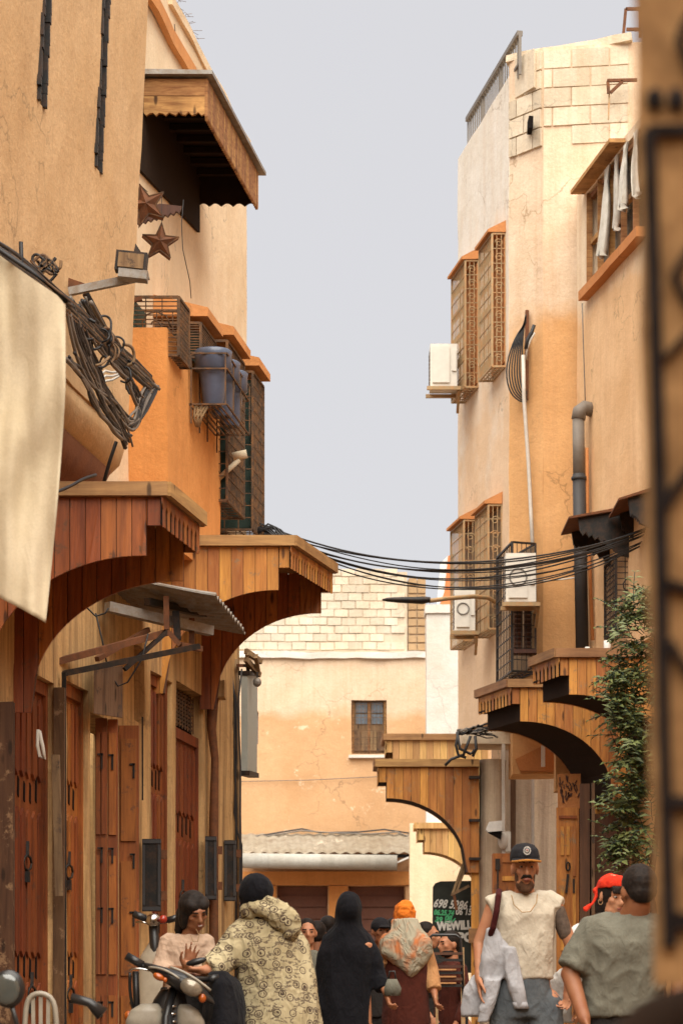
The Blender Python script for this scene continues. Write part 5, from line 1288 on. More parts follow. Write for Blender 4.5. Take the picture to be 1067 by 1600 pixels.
M['redc'] = cloth('red_shirt', (.35,.02,.015)); M['dkred'] = cloth('bag_strap', (.06,.012,.012)); M['char'] = cloth('charcoal_trousers', (.03,.026,.024)); M['beige'] = cloth('beige_trousers', (.35,.28,.18))
M['chrome'] = metal('chrome', (.6,.58,.55), .2, 1); M['cream'] = plain('cream_paint', (.38,.34,.27), .4, .5, var=.4, sc=9); M['blk'] = plain('black_plastic', (.02,.02,.021), .35, .5)
M['amber'] = plain('amber_lens', (.45,.10,.015), .2, .6); M['cap'] = cloth('navy_cap', (.02,.019,.022)); M['capb'] = cloth('orange_brim', (.45,.19,.04))

# --- printed djellaba cloth: small ringed marks on yellow cream
m, t, b = nt('printed_djellaba', .95, .1); O = objn(t)
sx_ = t.nodes.new('ShaderNodeSeparateXYZ'); t.links.new(O, sx_.inputs[0]); cx_ = t.nodes.new('ShaderNodeCombineXYZ')
t.links.new(mth(t, 'ADD', sx_.outputs[0], mth(t, 'MULTIPLY', sx_.outputs[1], .35)), cx_.inputs[0]); t.links.new(mth(t, 'ADD', sx_.outputs[2], mth(t, 'MULTIPLY', sx_.outputs[1], .2)), cx_.inputs[1])
v = t.nodes.new('ShaderNodeTexVoronoi'); v.voronoi_dimensions = '2D'; v.inputs['Scale'].default_value = 12.5; v.inputs['Randomness'].default_value = .7; t.links.new(cx_.outputs[0], v.inputs['Vector'])
d = v.outputs['Distance']; ringm = ramp(t, d, [(.19,0),(.21,1),(.255,1),(.275,0)])
dot = ramp(t, nz(t, mapv(t, O, (1,1,1.6)), 55, 2, .5), [(.5,0),(.56,1)]); inner = mth(t, 'MULTIPLY', ramp(t, d, [(.11,1),(.15,0)]), ramp(t, nz(t, O, 60, 2, .5), [(.44,0),(.5,1)]))
wv_ = t.nodes.new('ShaderNodeTexNoise'); wv_.inputs['Scale'].default_value = 11; wv_.inputs['Detail'].default_value = 2; t.links.new(mapv(t, O, (1,1,2.6)), wv_.inputs['Vector'])
scr = mth(t, 'MULTIPLY', ramp(t, wv_.outputs['Fac'], [(.50,0),(.53,1),(.58,1),(.61,0)]), ramp(t, nz(t, O, 90, 2, .5), [(.42,0),(.5,.8)]))
base_ = mixc(t, ramp(t, nz(t, O, 4, 4, .6), [(.35,0),(.7,1)]), (.50,.43,.27), (.34,.28,.16))
mark = mth(t, 'MAXIMUM', mth(t, 'MAXIMUM', ringm, inner), scr)
t.links.new(mixc(t, mth(t, 'MULTIPLY', mark, .9), base_, (.045,.024,.026)), b.inputs['Base Color']); bump(t, b, mth(t, 'MULTIPLY', mth(t, 'ABSOLUTE', mth(t, 'SUBTRACT', nz(t, mapv(t, O, (1,1,.45)), 8, 3, .5, .9), .5)), -5), .8, .014)
M['djel'] = m
# --- mottled grey/orange shawl
m, t, b = nt('mottled_shawl', .9, .15); O = objn(t)
cc_ = mixc(t, ramp(t, nz(t, mapv(t, O, (1,1,.8)), 6.5, 5, .6, .5), [(.46,0),(.62,1)]), (.34,.31,.23), (.46,.16,.06)); t.links.new(cc_, b.inputs['Base Color']); bump(t, b, mth(t, 'MULTIPLY', mth(t, 'ABSOLUTE', mth(t, 'SUBTRACT', nz(t, mapv(t, O, (1,1,.6)), 9, 3, .5, .9), .5)), -5), .8, .014); M['shawl'] = m
# --- tattoo ink
M['ink'] = plain('tattooed_skin', (.14,.10,.075), .6, var=.7, sc=45)

GRP = 'people in the street'
def P_(px, Y): return W(px, HY, Y).x
# ============ man in cap
s_ = 290.6; Y0 = 13.0; bx = P_(822, Y0); base = V(bx, Y0, 0)
def L(px, py, dy=0): return V((px-533.5)/s_, Y0+dy, CH+(HY-py)/s_)
man = thing('person', 'man in cream sleeveless tee and dark cap with orange brim walking towards the camera', 'person', base)
bd = MB(); hc = L(819,1356,-.02); hs = 1.08; hr = RX(4) @ RZ(2) @ Matrix.Diagonal((.80,.94,1.02))
head(bd, hc, hs, hr, True, .94); bd.caps(hc+V(0,.03,-.09), L(820,1408,.03), .050, .062)
bd.lofts([ring(L(820,1545,.0),.14,.10), ring(L(820,1525,0),.13,.09), ring(L(819,1470,0),.135,.10), ring(L(820,1430,.01),.155,.105), ring(L(820,1412,.02),.15,.085), ring(L(820,1402,.03),.08,.06)])
bd.ell(L(775,1414,.01), (.048,.048,.05)); bd.ell(L(864,1414,.01), (.048,.048,.05))
# screen-left arm hanging, hand relaxed
e = L(749,1474,.03); w_ = L(748,1524,-.05); bd.caps(L(772,1412,.01), e, .043, .036); bd.caps(e, w_, .036, .024)
hand(bd, w_+V(0,0,-.01), frame(V(.06,-.22,-1), V(-1,.25,0)), 1.08, 1, (12,22,30,36), 5, 30)
# screen-right arm going back behind the other man
e2 = L(893,1478,.02); w2 = L(886,1536,-.05); bd.caps(L(866,1412,.01), e2, .043, .036); bd.caps(e2, w2, .036, .024)
hand(bd, w2+V(0,0,-.01), frame(V(-.05,-.15,-1), V(.8,.5,0)), 1.05, -1, (20,30,35,40), 4, 30)
legs(bd, base, 1.0, .10, (.09,.06,.045), .12)
organic(bd, 'body', .0075, M['skin1'], man, 3)
face_parts(man, hc, hs, hr, M['irisd'], M['lip'], M['hair'])
T = lambda p: hr @ (Vector(p)*hs)+hc
br = MB(); br.ell(T((0,-.018,-.080)), (.0605*hs,.0705*hs,.042*hs), hr); br.ell(T((.046,-.014,-.035)), (.017*hs,.045*hs,.05*hs), hr); br.ell(T((-.046,-.014,-.035)), (.017*hs,.045*hs,.05*hs), hr)
br.ell(T((0,-.062,-.098)), (.036*hs,.03*hs,.028*hs), hr)
bm_ = cloth('short_beard', (.085,.045,.027), (.15,.075,.04), scale=60, weave=.6, wv=200); organic(br, 'beard', .007, bm_, man, 2, lambda p: .002*noise.noise(p*120))
mt_ = MB(); mt_.tube([T((-.034,-.088,-.052)), T((-.018,-.108,-.040)), T((0,-.114,-.037)), T((.018,-.108,-.040)), T((.034,-.088,-.052))], [.004,.009,.009,.009,.004], 7); mt_.build('moustache', M['hair'], man)
MB().ell(T((0,-.108,-.055)), (.022*hs,.006*hs,.007*hs), hr).build('mouth', M['lip'], man)
cp = MB(); cp.lofts([ring(T((0,.008,.030)),.092*hs,.105*hs,20,2,hr), ring(T((0,.006,.055)),.094*hs,.105*hs,20,2,hr), ring(T((0,.010,.088)),.084*hs,.095*hs,20,2.2,hr), ring(T((0,.015,.112)),.058*hs,.065*hs,20,2,hr), ring(T((0,.015,.120)),.02,.024,20,2,hr)])
cap = organic(cp, 'cap', .006, M['cap'], man, 3)
bq = MB(); n = 16; up, lo = [], []
for k in range(n+1):
    a = math.pi*(k/n); x = -.088*math.cos(a); y = -.070-.095*math.sin(a); z = .034-.014*abs(math.cos(a))**2-.008*math.sin(a)
    up.append(T((x,y,z+.014))); lo.append(T((x*.98,y,z+.008)))
inner_ = [T((-.086*math.cos(math.pi*k/n), -.055-.035*math.sin(math.pi*k/n), .050-.006*abs(math.cos(math.pi*k/n)))) for k in range(n+1)]
bq.v = up+lo+inner_; N = n+1
bq.f = [(k,k+1,N+k+1,N+k) for k in range(n)]+[(2*N+k,2*N+k+1,k+1,k) for k in range(n)]+[(N+k,N+k+1,2*N+k+1,2*N+k) for k in range(n)]; bq.sm = [True]*len(bq.f)
brim = bq.build('brim', M['cap'], cap); eb = MB().tube([p.lerp(q,.5) for p, q in zip(up,lo)], .0065, 6).build('brim_edge', M['capb'], cap)
# round embroidered badge : ring of stitches round a skull-less plain crest
bg = MB(); c_ = T((0,-.105,.082))
for k in range(16):
    a = k*math.pi/8; bg.bar(T((.017*math.cos(a),-.1055-.0*abs(math.sin(a)),.083+.015*math.sin(a))), T((.023*math.cos(a+.12),-.1045,.083+.021*math.sin(a+.12))), .0045)
bg.build('badge_ring', M['white'], cap)
bg = MB().ell(T((0,-.100,.083)), (.013,.006,.011), hr).build('badge_center', M['white'], cap); MB().ell(T((.0,-.106,.086)), (.007,.004,.004), hr).build('badge_dot', M['redc'], cap)
# tee
ts = MB(); ts.lofts([ring(L(821,1531,-.005),.146,.115), ring(L(821,1515,-.005),.148,.115), ring(L(819,1470,0),.156,.122), ring(L(819,1430,.005),.176,.128), ring(L(820,1414,.015),.170,.105), ring(L(820,1403,.025),.115,.085), ring(L(820,1396,.03),.068,.068)])
for sx, px in ((-1,772),(1,867)):
    ts.tube([L(820+sx*20,1412,.02), L(px-sx*4,1412,.01), L(px+sx*9,1417,.005)], [.075,.064,.052], 16)
tee = organic(ts, 'sleeveless_tee', .009, M['tee'], man, 4, folds(.015, 8, (1,1,.6), 3))
MB().tube([L(797,1400,-.085), L(800,1415,-.115), L(812,1427,-.135), L(825,1426,-.135), L(835,1412,-.115), L(837,1398,-.085)], .003, 5).build('necklace', M['goldiron'], man)
tr = MB(); tr.lofts([ring(L(817,1524,0),.138,.11), ring(L(816,1560,0),.158,.12), ring(L(815,1590,0),.165,.12)])
for sx in (1,-1):
    h_ = base+V(sx*.095,0,.95); k_ = base+V(sx*.105,-.02-sx*.05,.5); a_ = base+V(sx*.105,.03-sx*.12,.1); tr.caps(h_, k_, .108, .08); tr.caps(k_, a_, .08, .065)
organic(tr, 'jeans', .011, M['jeans'], man, 3, folds(.009, 9, (1,1,1), 5))
for sx in (1,-1):
    a_ = base+V(sx*.105,.03-sx*.12,.06); MB().ell(a_+V(0,-.06,0), (.05,.14,.06)).build('shoe', M['whitetop'], man)
ik = MB(); ik.caps(L(871,1424,.008), L(883,1458,.015), .0445, .041)
organic(ik, 'tattoo_sleeve', .008, M['ink'], man, 2)
# strap, sweatshirt over the arm
st = MB(); st.tube([L(779,1392,-.02), L(776,1402,-.115), L(773,1425,-.135), L(768,1450,-.12), L(764,1462,-.08)], .018, 8)
bag = organic(st, 'bag_strap', .007, M['dkred'], man, 2)
sw = thing('sweatshirt', 'grey sweatshirt hanging over the forearm of the man in the cap', 'sweatshirt', L(770,1500,-.1))
s1 = MB(); s1.lofts([ring(L(768,1451,-.05),.03,.035), ring(L(774,1470,-.06),.07,.05), ring(L(777,1495,-.06),.095,.055), ring(L(774,1520,-.06),.10,.05), ring(L(770,1530,-.06),.095,.045)])
s1.lofts([ring(L(762,1524,-.02),.07,.04), ring(L(748,1545,0),.085,.045), ring(L(742,1575,0),.075,.045), ring(L(740,1588,0),.065,.04)])
s1.lofts([ring(L(792,1480,-.09),.04,.04), ring(L(797,1515,-.11),.045,.04), ring(L(803,1545,-.12),.045,.04), ring(L(808,1566,-.12),.038,.034), ring(L(811,1574,-.12),.036,.03)])
s1.lofts([ring(L(768,1530,-.10),.05,.04), ring(L(762,1560,-.10),.045,.035), ring(L(756,1585,-.10),.035,.03), ring(L(752,1598,-.10),.032,.03)])
organic(s1, 'sweatshirt_cloth', .009, M['sweat'], sw, 3, folds(.014, 13, (1,1,.4), 8))
MB().lofts([ring(L(809,1566,-.12),.041,.037), ring(L(812,1576,-.12),.039,.035)]).build('cuff', M['sweat'], sw)

# ============ grey tee man from behind
s_ = 330.0; Y0 = F/330; bx = P_(975, Y0); base = V(bx, Y0, 0)
gm_ = thing('person', 'man in grey tee seen from behind with cropped black hair, nearest on the right', 'person', base)
bd = MB(); hc = L(996,1393,.0); hs = 1.0; hr = RZ(196) @ RX(10)
head(bd, hc, hs, hr); bd.caps(hc+V(0,0,-.06), L(990,1437,.05), .062, .075)
bd.lofts([ring(L(975,1600,.05),.16,.12), ring(L(978,1540,.04),.165,.12), ring(L(980,1480,.03),.19,.12), ring(L(985,1450,.04),.18,.10), ring(L(990,1437,.05),.09,.07)])
el = L(890,1522,.0); wr = L(907,1592,-.16); bd.caps(L(928,1456,.03), el, .058, .046); bd.caps(el, wr, .045, .032)
hand(bd, wr, frame(V(.3,-.4,-1), V(1,0,.2)), 1.05, 1, (30,40,40,45), 3)
er = L(1062,1530,0); bd.caps(L(1045,1456,.03), er, .056, .045); bd.caps(er, L(1050,1600,-.1), .044, .032); hand(bd, L(1050,1602,-.1), frame(V(0,-.1,-1), V(-1,0,.2)), 1.05, -1)
legs(bd, base, .80, .10, (.09,.055,.042))
organic(bd, 'body', .0085, M['skin2'], gm_, 3)
T = lambda p: hr @ (Vector(p)*hs)+hc
hb = MB(); hb.ell(T((0,.022,.036)), (.083,.098,.094), hr); hb.ell(T((0,.055,-.01)), (.070,.055,.06), hr); organic(hb, 'hair', .007, M['hair'], gm_, 3, lambda p: .0022*noise.noise(p*150))
face_parts(gm_, hc, hs, hr, M['irisd'], M['lip'], M['hair'])
ts = MB(); ts.lofts([ring(L(972,1588,.05),.20,.15), ring(L(974,1560,.05),.195,.15), ring(L(978,1510,.04),.20,.15), ring(L(980,1475,.03),.225,.145), ring(L(984,1450,.04),.215,.125), ring(L(988,1438,.045),.15,.10), ring(L(992,1428,.05),.085,.08)])
ts.tube([L(960,1452,.04), L(930,1458,.03), L(908,1490,.015), L(893,1516,.0)], [.09,.088,.082,.080], 16)
ts.tube([L(1015,1452,.04), L(1043,1460,.03), L(1060,1512,0)], [.09,.087,.08], 16)
organic(ts, 'tee_shirt', .010, M['greytee'], gm_, 4, folds(.016, 7, (1.2,1,.8), 11))
tr = MB(); tr.lofts([ring(L(972,1585,.05),.17,.13), ring(L(972,1620,.05),.185,.14), ring(base+V(0,.03,.80),.18,.13)])
for sx in (1,-1): tr.caps(base+V(sx*.09,.02,.80), base+V(sx*.1,0,.45), .105, .08); tr.caps(base+V(sx*.1,0,.45), base+V(sx*.1,.03,.1), .08, .065)
organic(tr, 'trousers', .012, M['char'], gm_, 3, folds(.008))
for sx in (1,-1): MB().ell(base+V(sx*.1,.06,.05), (.05,.14,.05)).build('shoe', M['blk'], gm_)

# ============ woman in red headscarf
s_ = 285.0; Y0 = F/285; bx = P_(948, Y0); base = V(bx, Y0, 0)
wm = thing('person', 'woman in white top with red patterned headscarf and dark fringe, behind the grey tee man', 'person', base)
bd = MB(); hc = L(955,1400,-.02); hs = .98; hr = RZ(28) @ RX(12) @ Matrix.Diagonal((.88,.92,1))
head(bd, hc, hs, hr, True, .92); bd.caps(hc+V(0,.03,-.08), L(947,1447,.03), .047, .06)
bd.lofts([ring(L(945,1560,.0),.14,.11), ring(L(945,1520,0),.12,.09), ring(L(945,1480,0),.145,.105), ring(L(945,1455,.02),.15,.085), ring(L(947,1446,.03),.07,.05)])
el = L(893,1520,.04); bd.caps(L(905,1462,.02), el, .044, .034); bd.caps(el, L(897,1565,-.12), .033, .024); hand(bd, L(897,1567,-.13), frame(V(.1,-.3,-1), V(1,0,0)), .9, 1)
el = L(990,1530,.02); bd.caps(L(985,1462,.02), el, .044, .034); bd.caps(el, L(990,1570,-.1), .033, .024); hand(bd, L(990,1572,-.1), frame(V(0,-.3,-1), V(-1,0,0)), .9, -1)
legs(bd, base, .86, .09, (.085,.055,.038))
organic(bd, 'body', .0085, M['skin3'], wm, 3); face_parts(wm, hc, hs, hr, M['irisd'], M['lip'], M['hair'])
T = lambda p: hr @ (Vector(p)*hs)+hc
hb = MB(); hb.ell(T((0,.022,.02)), (.083,.098,.096), hr); hb.ell(T((.055,.03,-.06)), (.028,.05,.06), hr); hb.ell(T((-.055,.03,-.06)), (.028,.05,.06), hr)
for k in range(7): hb.caps(T((-.05+.0165*k,-.075-.012*math.sin(k/6*3.14),.055)), T((-.054+.018*k,-.092-.008*math.sin(k/6*3.14),.028)), .013, .007, 8)
organic(hb, 'hair', .006, M['hair'], wm, 2, lambda p: .002*noise.noise(p*100))
sc = MB(); sc.lofts([ring(T((0,.012,.040)),.090*hs,.108*hs,20,2,hr@RX(-14)), ring(T((0,.018,.075)),.086*hs,.102*hs,20,2,hr@RX(-14)), ring(T((0,.026,.10)),.068*hs,.08*hs,20,2,hr@RX(-14)), ring(T((0,.03,.118)),.03,.035,20,2,hr)])
sc.caps(T((-.07,.06,.0)), T((-.10,.05,-.05)), .016, .009); sc.caps(T((-.10,.05,-.05)), T((-.15,.05,-.085)), .009, .016); sc.ell(T((-.065,.075,.02)), (.025,.022,.02))
organic(sc, 'headscarf', .007, M['red'], wm, 2, folds(.006, 22, (1,1,1.6), 4))
MB().tube([T((-.082,0,-.035))+V(.012*math.cos(a),0,.016*math.sin(a)) for a in [k*.7 for k in range(10)]], .002, 4).build('earring', M['goldiron'], wm)
ts = MB(); ts.lofts([ring(L(945,1575,0),.165,.13), ring(L(945,1530,0),.15,.12), ring(L(945,1485,0),.17,.13), ring(L(945,1458,.01),.165,.11), ring(L(947,1446,.03),.09,.07)])
ts.ell(L(908,1466,.02), (.075,.075,.085)); ts.tube([L(906,1462,.02), L(899,1495,.03), L(895,1510,.03)], [.078,.07,.052], 16)
ts.ell(L(985,1466,.02), (.07,.07,.08)); organic(ts, 'puff_sleeve_top', .010, M['whitetop'], wm, 4, folds(.010, 10, (1,1,.5), 2))
tr = MB(); tr.lofts([ring(L(945,1565,0),.15,.12), ring(base+V(0,0,.82),.17,.13)]); 
for sx in (1,-1): tr.caps(base+V(sx*.085,0,.85), base+V(sx*.09,0,.5), .10, .075); tr.caps(base+V(sx*.09,0,.5), base+V(sx*.09,0,.1), .075, .06)
organic(tr, 'trousers', .012, M['beige'], wm, 3, folds(.008))
tb = thing('tote_bag', 'white cloth shopping bag hanging between the capped man and the grey tee man', 'bag', L(872,1540,.1))
q = MB(); q.lofts([ring(L(885,1512,.1),.03,.03), ring(L(876,1530,.1),.065,.045), ring(L(872,1555,.1),.08,.05), ring(L(878,1585,.1),.06,.04), ring(L(890,1598,.1),.04,.03)]); organic(q, 'bag_cloth', .010, M['whitetop'], tb, 2, folds(.014, 14, (1,1,.6), 1))
MB().tube([L(886,1515,.1), L(893,1500,.08), L(895,1480,.06)], .01, 6).build('handle', M['whitetop'], tb)

# ============ girl behind the moped
s_ = 290.0; Y0 = F/290; bx = P_(290, Y0); base = V(bx, Y0, 0)
gl = thing('person', 'smiling girl in pale pink jumper looking down with one palm raised behind the moped', 'person', base)
bd = MB(); hc = L(305,1426,-.04); hs = .88; hr = RY(-8) @ RZ(24) @ RX(24) @ Matrix.Diagonal((.93,.92,.92))
head(bd, hc, hs, hr, True, 1.0); bd.caps(hc+V(-.01,.03,-.06), L(296,1467,.02), .042, .05)
bd.lofts([ring(L(288,1550,.02),.12,.09), ring(L(288,1520,.02),.11,.085), ring(L(290,1485,.02),.125,.09), ring(L(293,1468,.02),.115,.07), ring(L(296,1460,.02),.055,.045)])
el = L(251,1518,-.02); wr = L(296,1517,-.16); bd.caps(L(262,1472,.02), el, .042, .034); bd.caps(el, wr, .033, .023)
hand(bd, wr+V(.0,0,.005), frame(V(.25,-.1,1), V(-.3,1,.1)), .92, -1, (5,6,8,10), 8, 34)
el = L(333,1505,0); w2 = L(318,1524,-.16); bd.caps(L(322,1472,.02), el, .040, .032); bd.caps(el, w2, .031, .023); hand(bd, w2, frame(V(-1,-.3,.1), V(0,0,1)), .85, 1, (20,20,20,20))
legs(bd, base, .72, .08, (.075,.05,.036))
organic(bd, 'body', .0065, M['skin2'], gl, 3); face_parts(gl, hc, hs, hr, M['irisd'], M['lip'], M['hair'], closed=True)
T = lambda p: hr @ (Vector(p)*hs)+hc
MB().ell(T((0,-.101,-.06)), (.014,.004,.004), hr).build('teeth', M['whitetop'], gl)
hb = MB(); hb.ell(T((0,.030,.036)), (.087,.098,.094), hr); hb.ell(T((-.07,.02,-.03)), (.026,.05,.08), hr); hb.ell(T((.07,.03,-.0)), (.025,.05,.06), hr); hb.caps(T((-.035,.08,-.03)), L(280,1452,.05), .05, .03); hb.ell(T((-.035,-.006,.060)), (.052,.078,.042), hr@RY(28)); hb.ell(T((.038,-.004,.060)), (.052,.078,.042), hr@RY(-28))
organic(hb, 'hair', .007, M['hair'], gl, 3, lambda p: .003*noise.noise(V(p.x*90,p.y*90,p.z*25)))
ts = MB(); ts.lofts([ring(L(290,1548,.02),.125,.115), ring(L(290,1520,.02),.112,.105), ring(L(291,1488,.02),.118,.105), ring(L(293,1470,.02),.125,.09), ring(L(295,1460,.02),.09,.07)])
ts.caps(L(264,1473,.02), L(252,1514,-.02), .056, .05); ts.tube([L(251,1512,-.02), L(257,1517,-.05), L(266,1518,-.08)], [.05,.048,.042], 14)
ts.caps(L(320,1473,.02), L(333,1503,0), .054, .046); ts.caps(L(333,1503,0), L(326,1516,-.08), .044, .036)
organic(ts, 'jumper', .009, M['pinkb'], gl, 3, folds(.008, 16, (1,1,1.4), 6))
MB().tube([L(300,1462,-.09), L(304,1472,-.1), L(311,1472,-.1), L(313,1462,-.09), L(308,1452,-.08)], .0022, 5).build('pendant_cord', M['goldiron'], gl)
tr = MB(); tr.lofts([ring(L(288,1542,.02),.13,.10), ring(base+V(0,0,.74),.15,.12)])
for sx in (1,-1): tr.caps(base+V(sx*.075,0,.72), base+V(sx*.08,-.02,.4), .09, .07); tr.caps(base+V(sx*.08,-.02,.4), base+V(sx*.08,.02,.08), .07, .05)
organic(tr, 'trousers', .011, M['char'], gl, 3)

# ============ woman in printed djellaba
s_ = 292.0; Y0 = F/292; bx = P_(435, Y0); base = V(bx, Y0, 0)
dj = thing('person', 'woman in yellow printed hooded djellaba and black hijab reaching towards the girl', 'person', base)
bd = MB(); hc = L(399,1402,-.02); hs = 1.0; hr = RZ(-150) @ RX(14)
head(bd, hc, hs, hr, False); bd.caps(hc+V(.02,.02,-.06), L(415,1450,.03), .055, .07)
bd.lofts([ring(L(430,1560,0),.17,.13), ring(L(425,1500,0),.16,.12), ring(L(417,1460,0),.17,.11), ring(L(412,1445,.02),.08,.06)])
el = L(352,1500,-.05); wr = L(322,1517,-.17); bd.caps(L(378,1458,0), el, .048, .038); bd.caps(el, wr, .036, .026)
hand(bd, wr, frame(V(-1,-.25,.05), V(.1,-.2,-1)), .98, 1, (55,60,50,55), 2, 26)
legs(bd, base, .8, .1); organic(bd, 'body', .008, M['skin1'], dj, 3)
T = lambda p: hr @ (Vector(p)*hs)+hc
hj = MB(); hj.ell(T((0,.014,.024)), (.092,.108,.104), hr); hj.ell(hc+V(.004,.02,-.05), (.088,.095,.085)); hj.caps(hc+V(.01,.0,-.07), L(412,1446,.02), .075, .10)
organic(hj, 'hijab', .009, M['navy'], dj, 4, folds(.006, 12, (1,1,.7), 3))
gw = MB(); gw.lofts([ring(base+V(.02,0,.02),.36,.27,28,2), ring(base+V(.015,0,.45),.31,.24,28,2), ring(L(437,1600,0),.235,.19,28,2), ring(L(434,1560,0),.215,.175,28,2), ring(L(428,1515,0),.20,.16,28,2.1), ring(L(420,1475,0),.192,.148,28,2.2), ring(L(414,1450,.01),.175,.125,28,2.2), ring(L(410,1434,.015),.125,.10,28,2), ring(L(408,1424,.02),.085,.085,28,2)])
gw.tube([L(400,1456,0), L(376,1466,-.02), L(358,1492,-.055), L(342,1507,-.10), L(328,1515,-.15)], [.095,.092,.084,.074,.058], 16)
gw.tube([L(440,1455,0), L(461,1482,-.0), L(472,1540,-.02), L(476,1592,-.06)], [.085,.085,.082,.078], 16)
organic(gw, 'djellaba', .011, M['djel'], dj, 4, folds(.018, 6.5, (1,1,.22), 9))
hd_ = MB(); hd_.ell(L(418,1424,-.07), (.12,.08,.055), RY(18)); hd_.ell(L(440,1434,-.10), (.10,.07,.075), RY(40)); hd_.ell(L(456,1450,-.105), (.055,.05,.075), RY(10)); hd_.tube([L(398,1410,-.05), L(420,1408,-.10), L(445,1418,-.13), L(463,1438,-.13), L(466,1462,-.12)], [.02,.024,.024,.022,.018], 10); hd_.caps(L(392,1425,-.06), L(402,1412,-.03), .05, .05)
organic(hd_, 'hood', .010, M['djel'], dj, 3, folds(.014, 11, (1,1,1), 12))

# ============ woman in black abaya
s_ = 250.0; Y0 = F/250; bx = P_(543, Y0); base = V(bx, Y0, 0)
ab = thing('person', 'woman in plain black abaya and veil walking away in the middle of the street', 'person', base)
bd = MB(); hc = L(544,1423,0); hr = RZ(185); head(bd, hc, .9, hr, False); bd.caps(hc+V(0,0,-.06), L(544,1462,.02), .05, .06)
bd.lofts([ring(L(544,1600,0),.15,.11), ring(L(544,1540,0),.14,.10), ring(L(544,1475,0),.16,.10), ring(L(544,1462,0),.08,.06)]); legs(bd, base, .82); 
el = L(588,1520,.02); bd.caps(L(572,1474,0), el, .040, .034); bd.caps(el, L(604,1552,-.08), .034, .026); hand(bd, L(604,1553,-.09), frame(V(.2,-.3,-1), V(-1,0,0)), .9, -1, (40,50,50,50))
organic(bd, 'body', .010, M['skin1'], ab, 3)
gw = MB(); gw.ell(hc+V(.004,-.010,.012), (.085,.118,.115)); gw.lofts([ring(hc+V(0,.01,.0),.082,.10,24,2), ring(hc+V(0,.01,-.09),.088,.10,24,2), ring(L(543,1450,.01),.105,.11,24,2), ring(L(543,1462,.01),.15,.115,24,2), ring(L(542,1485,.0),.178,.125,24,2.2), ring(L(540,1520,0),.172,.13,24,2.2), ring(L(539,1560,0),.165,.135,24,2.1), ring(L(539,1600,0),.172,.145,24,2), ring(base+V(0,0,.45),.23,.19,24,2), ring(base+V(0,0,.03),.27,.22,24,2)])
gw.tube([L(564,1468,0), L(580,1490,.01), L(590,1522,.0), L(598,1547,-.05)], [.07,.062,.054,.050], 16)
gw.tube([L(520,1470,0), L(509,1495,.01), L(506,1540,.0), L(508,1582,-.05)], [.07,.062,.056,.05], 16)
organic(gw, 'abaya', .011, M['navy'], ab, 5, folds(.014, 6, (1,1,.3), 4))
hb_ = thing('handbag', 'small grey handbag carried between the black abaya and the orange headscarf', 'handbag', L(612,1545,-.1))
MB().lofts([ring(L(612,1556,-.1),.05,.04), ring(L(613,1545,-.1),.055,.045), ring(L(612,1530,-.1),.03,.03)]).build('pouch', M['greytee'], hb_); MB().tube([L(606,1532,-.1), L(608,1518,-.1), L(616,1518,-.1), L(618,1532,-.1)], .006, 5).build('handle', M['blk'], hb_)

# ============ woman with orange headscarf
s_ = 235.0; Y0 = F/235; bx = P_(636, Y0); base = V(bx, Y0, 0)
oh = thing('person', 'woman in orange headscarf, mottled shawl and long maroon dress walking away', 'person', base)
bd = MB(); hc = L(632,1431,0); hr = RZ(172); head(bd, hc, .80, hr, False); bd.caps(hc+V(0,0,-.06), L(634,1470,.02), .05, .06)
bd.lofts([ring(L(636,1600,0),.15,.11), ring(L(636,1540,0),.13,.10), ring(L(636,1480,0),.15,.10), ring(L(636,1468,0),.08,.06)]); legs(bd, base, .82)
el = L(671,1520,.03); wr = L(678,1552,-.06); bd.caps(L(664,1480,0), el, .042, .034); bd.caps(el, wr, .033, .025); hand(bd, wr, frame(V(.1,-.2,-1), V(-1,0,0)), .9, -1, (25,35,40,40))
organic(bd, 'body', .010, M['skin1'], oh, 3)
q = MB(); q.ell(hc+V(.0,-.010,.012), (.076,.098,.098)); q.caps(hc+V(.02,.02,-.05), L(652,1470,-.05), .062, .055); organic(q, 'headscarf', .008, M['orange'], oh, 3, folds(.012, 14, (1,1,1.8)))
q = MB(); q.lofts([ring(L(632,1436,-.06),.085,.055,20,2), ring(L(634,1452,-.07),.105,.07,20,2), ring(L(636,1470,-.06),.165,.105,20,2.2), ring(L(635,1490,-.06),.175,.115,20,2), ring(L(638,1505,-.07),.12,.10,20,2), ring(L(640,1518,-.09),.06,.07,20,2), ring(L(641,1528,-.10),.012,.02,20,2)])
q.ell(L(606,1478,0), (.07,.09,.09)); organic(q, 'shawl', .009, M['shawl'], oh, 4, folds(.010, 9, (1,1,.5), 7))
q = MB(); q.lofts([ring(base+V(0,0,.02),.26,.2,22,2), ring(base+V(0,0,.45),.21,.17,22,2), ring(L(636,1600,0),.165,.14,22,2), ring(L(636,1550,0),.155,.13,22,2), ring(L(636,1500,0),.15,.115,22,2), ring(L(636,1480,0),.14,.10,22,2)]); organic(q, 'dress', .011, M['maroon'], oh, 4, folds(.016, 6, (1,1,.2), 13))
q = MB(); q.tube([L(660,1484,0), L(670,1515,.02), L(677,1547,-.04)], [.072,.062,.056], 16); q.tube([L(612,1484,0), L(603,1500,.02), L(604,1512,-.02)], [.072,.062,.05], 16); organic(q, 'sleeve', .010, M['tan_cloth'], oh, 3, folds(.008, 14))

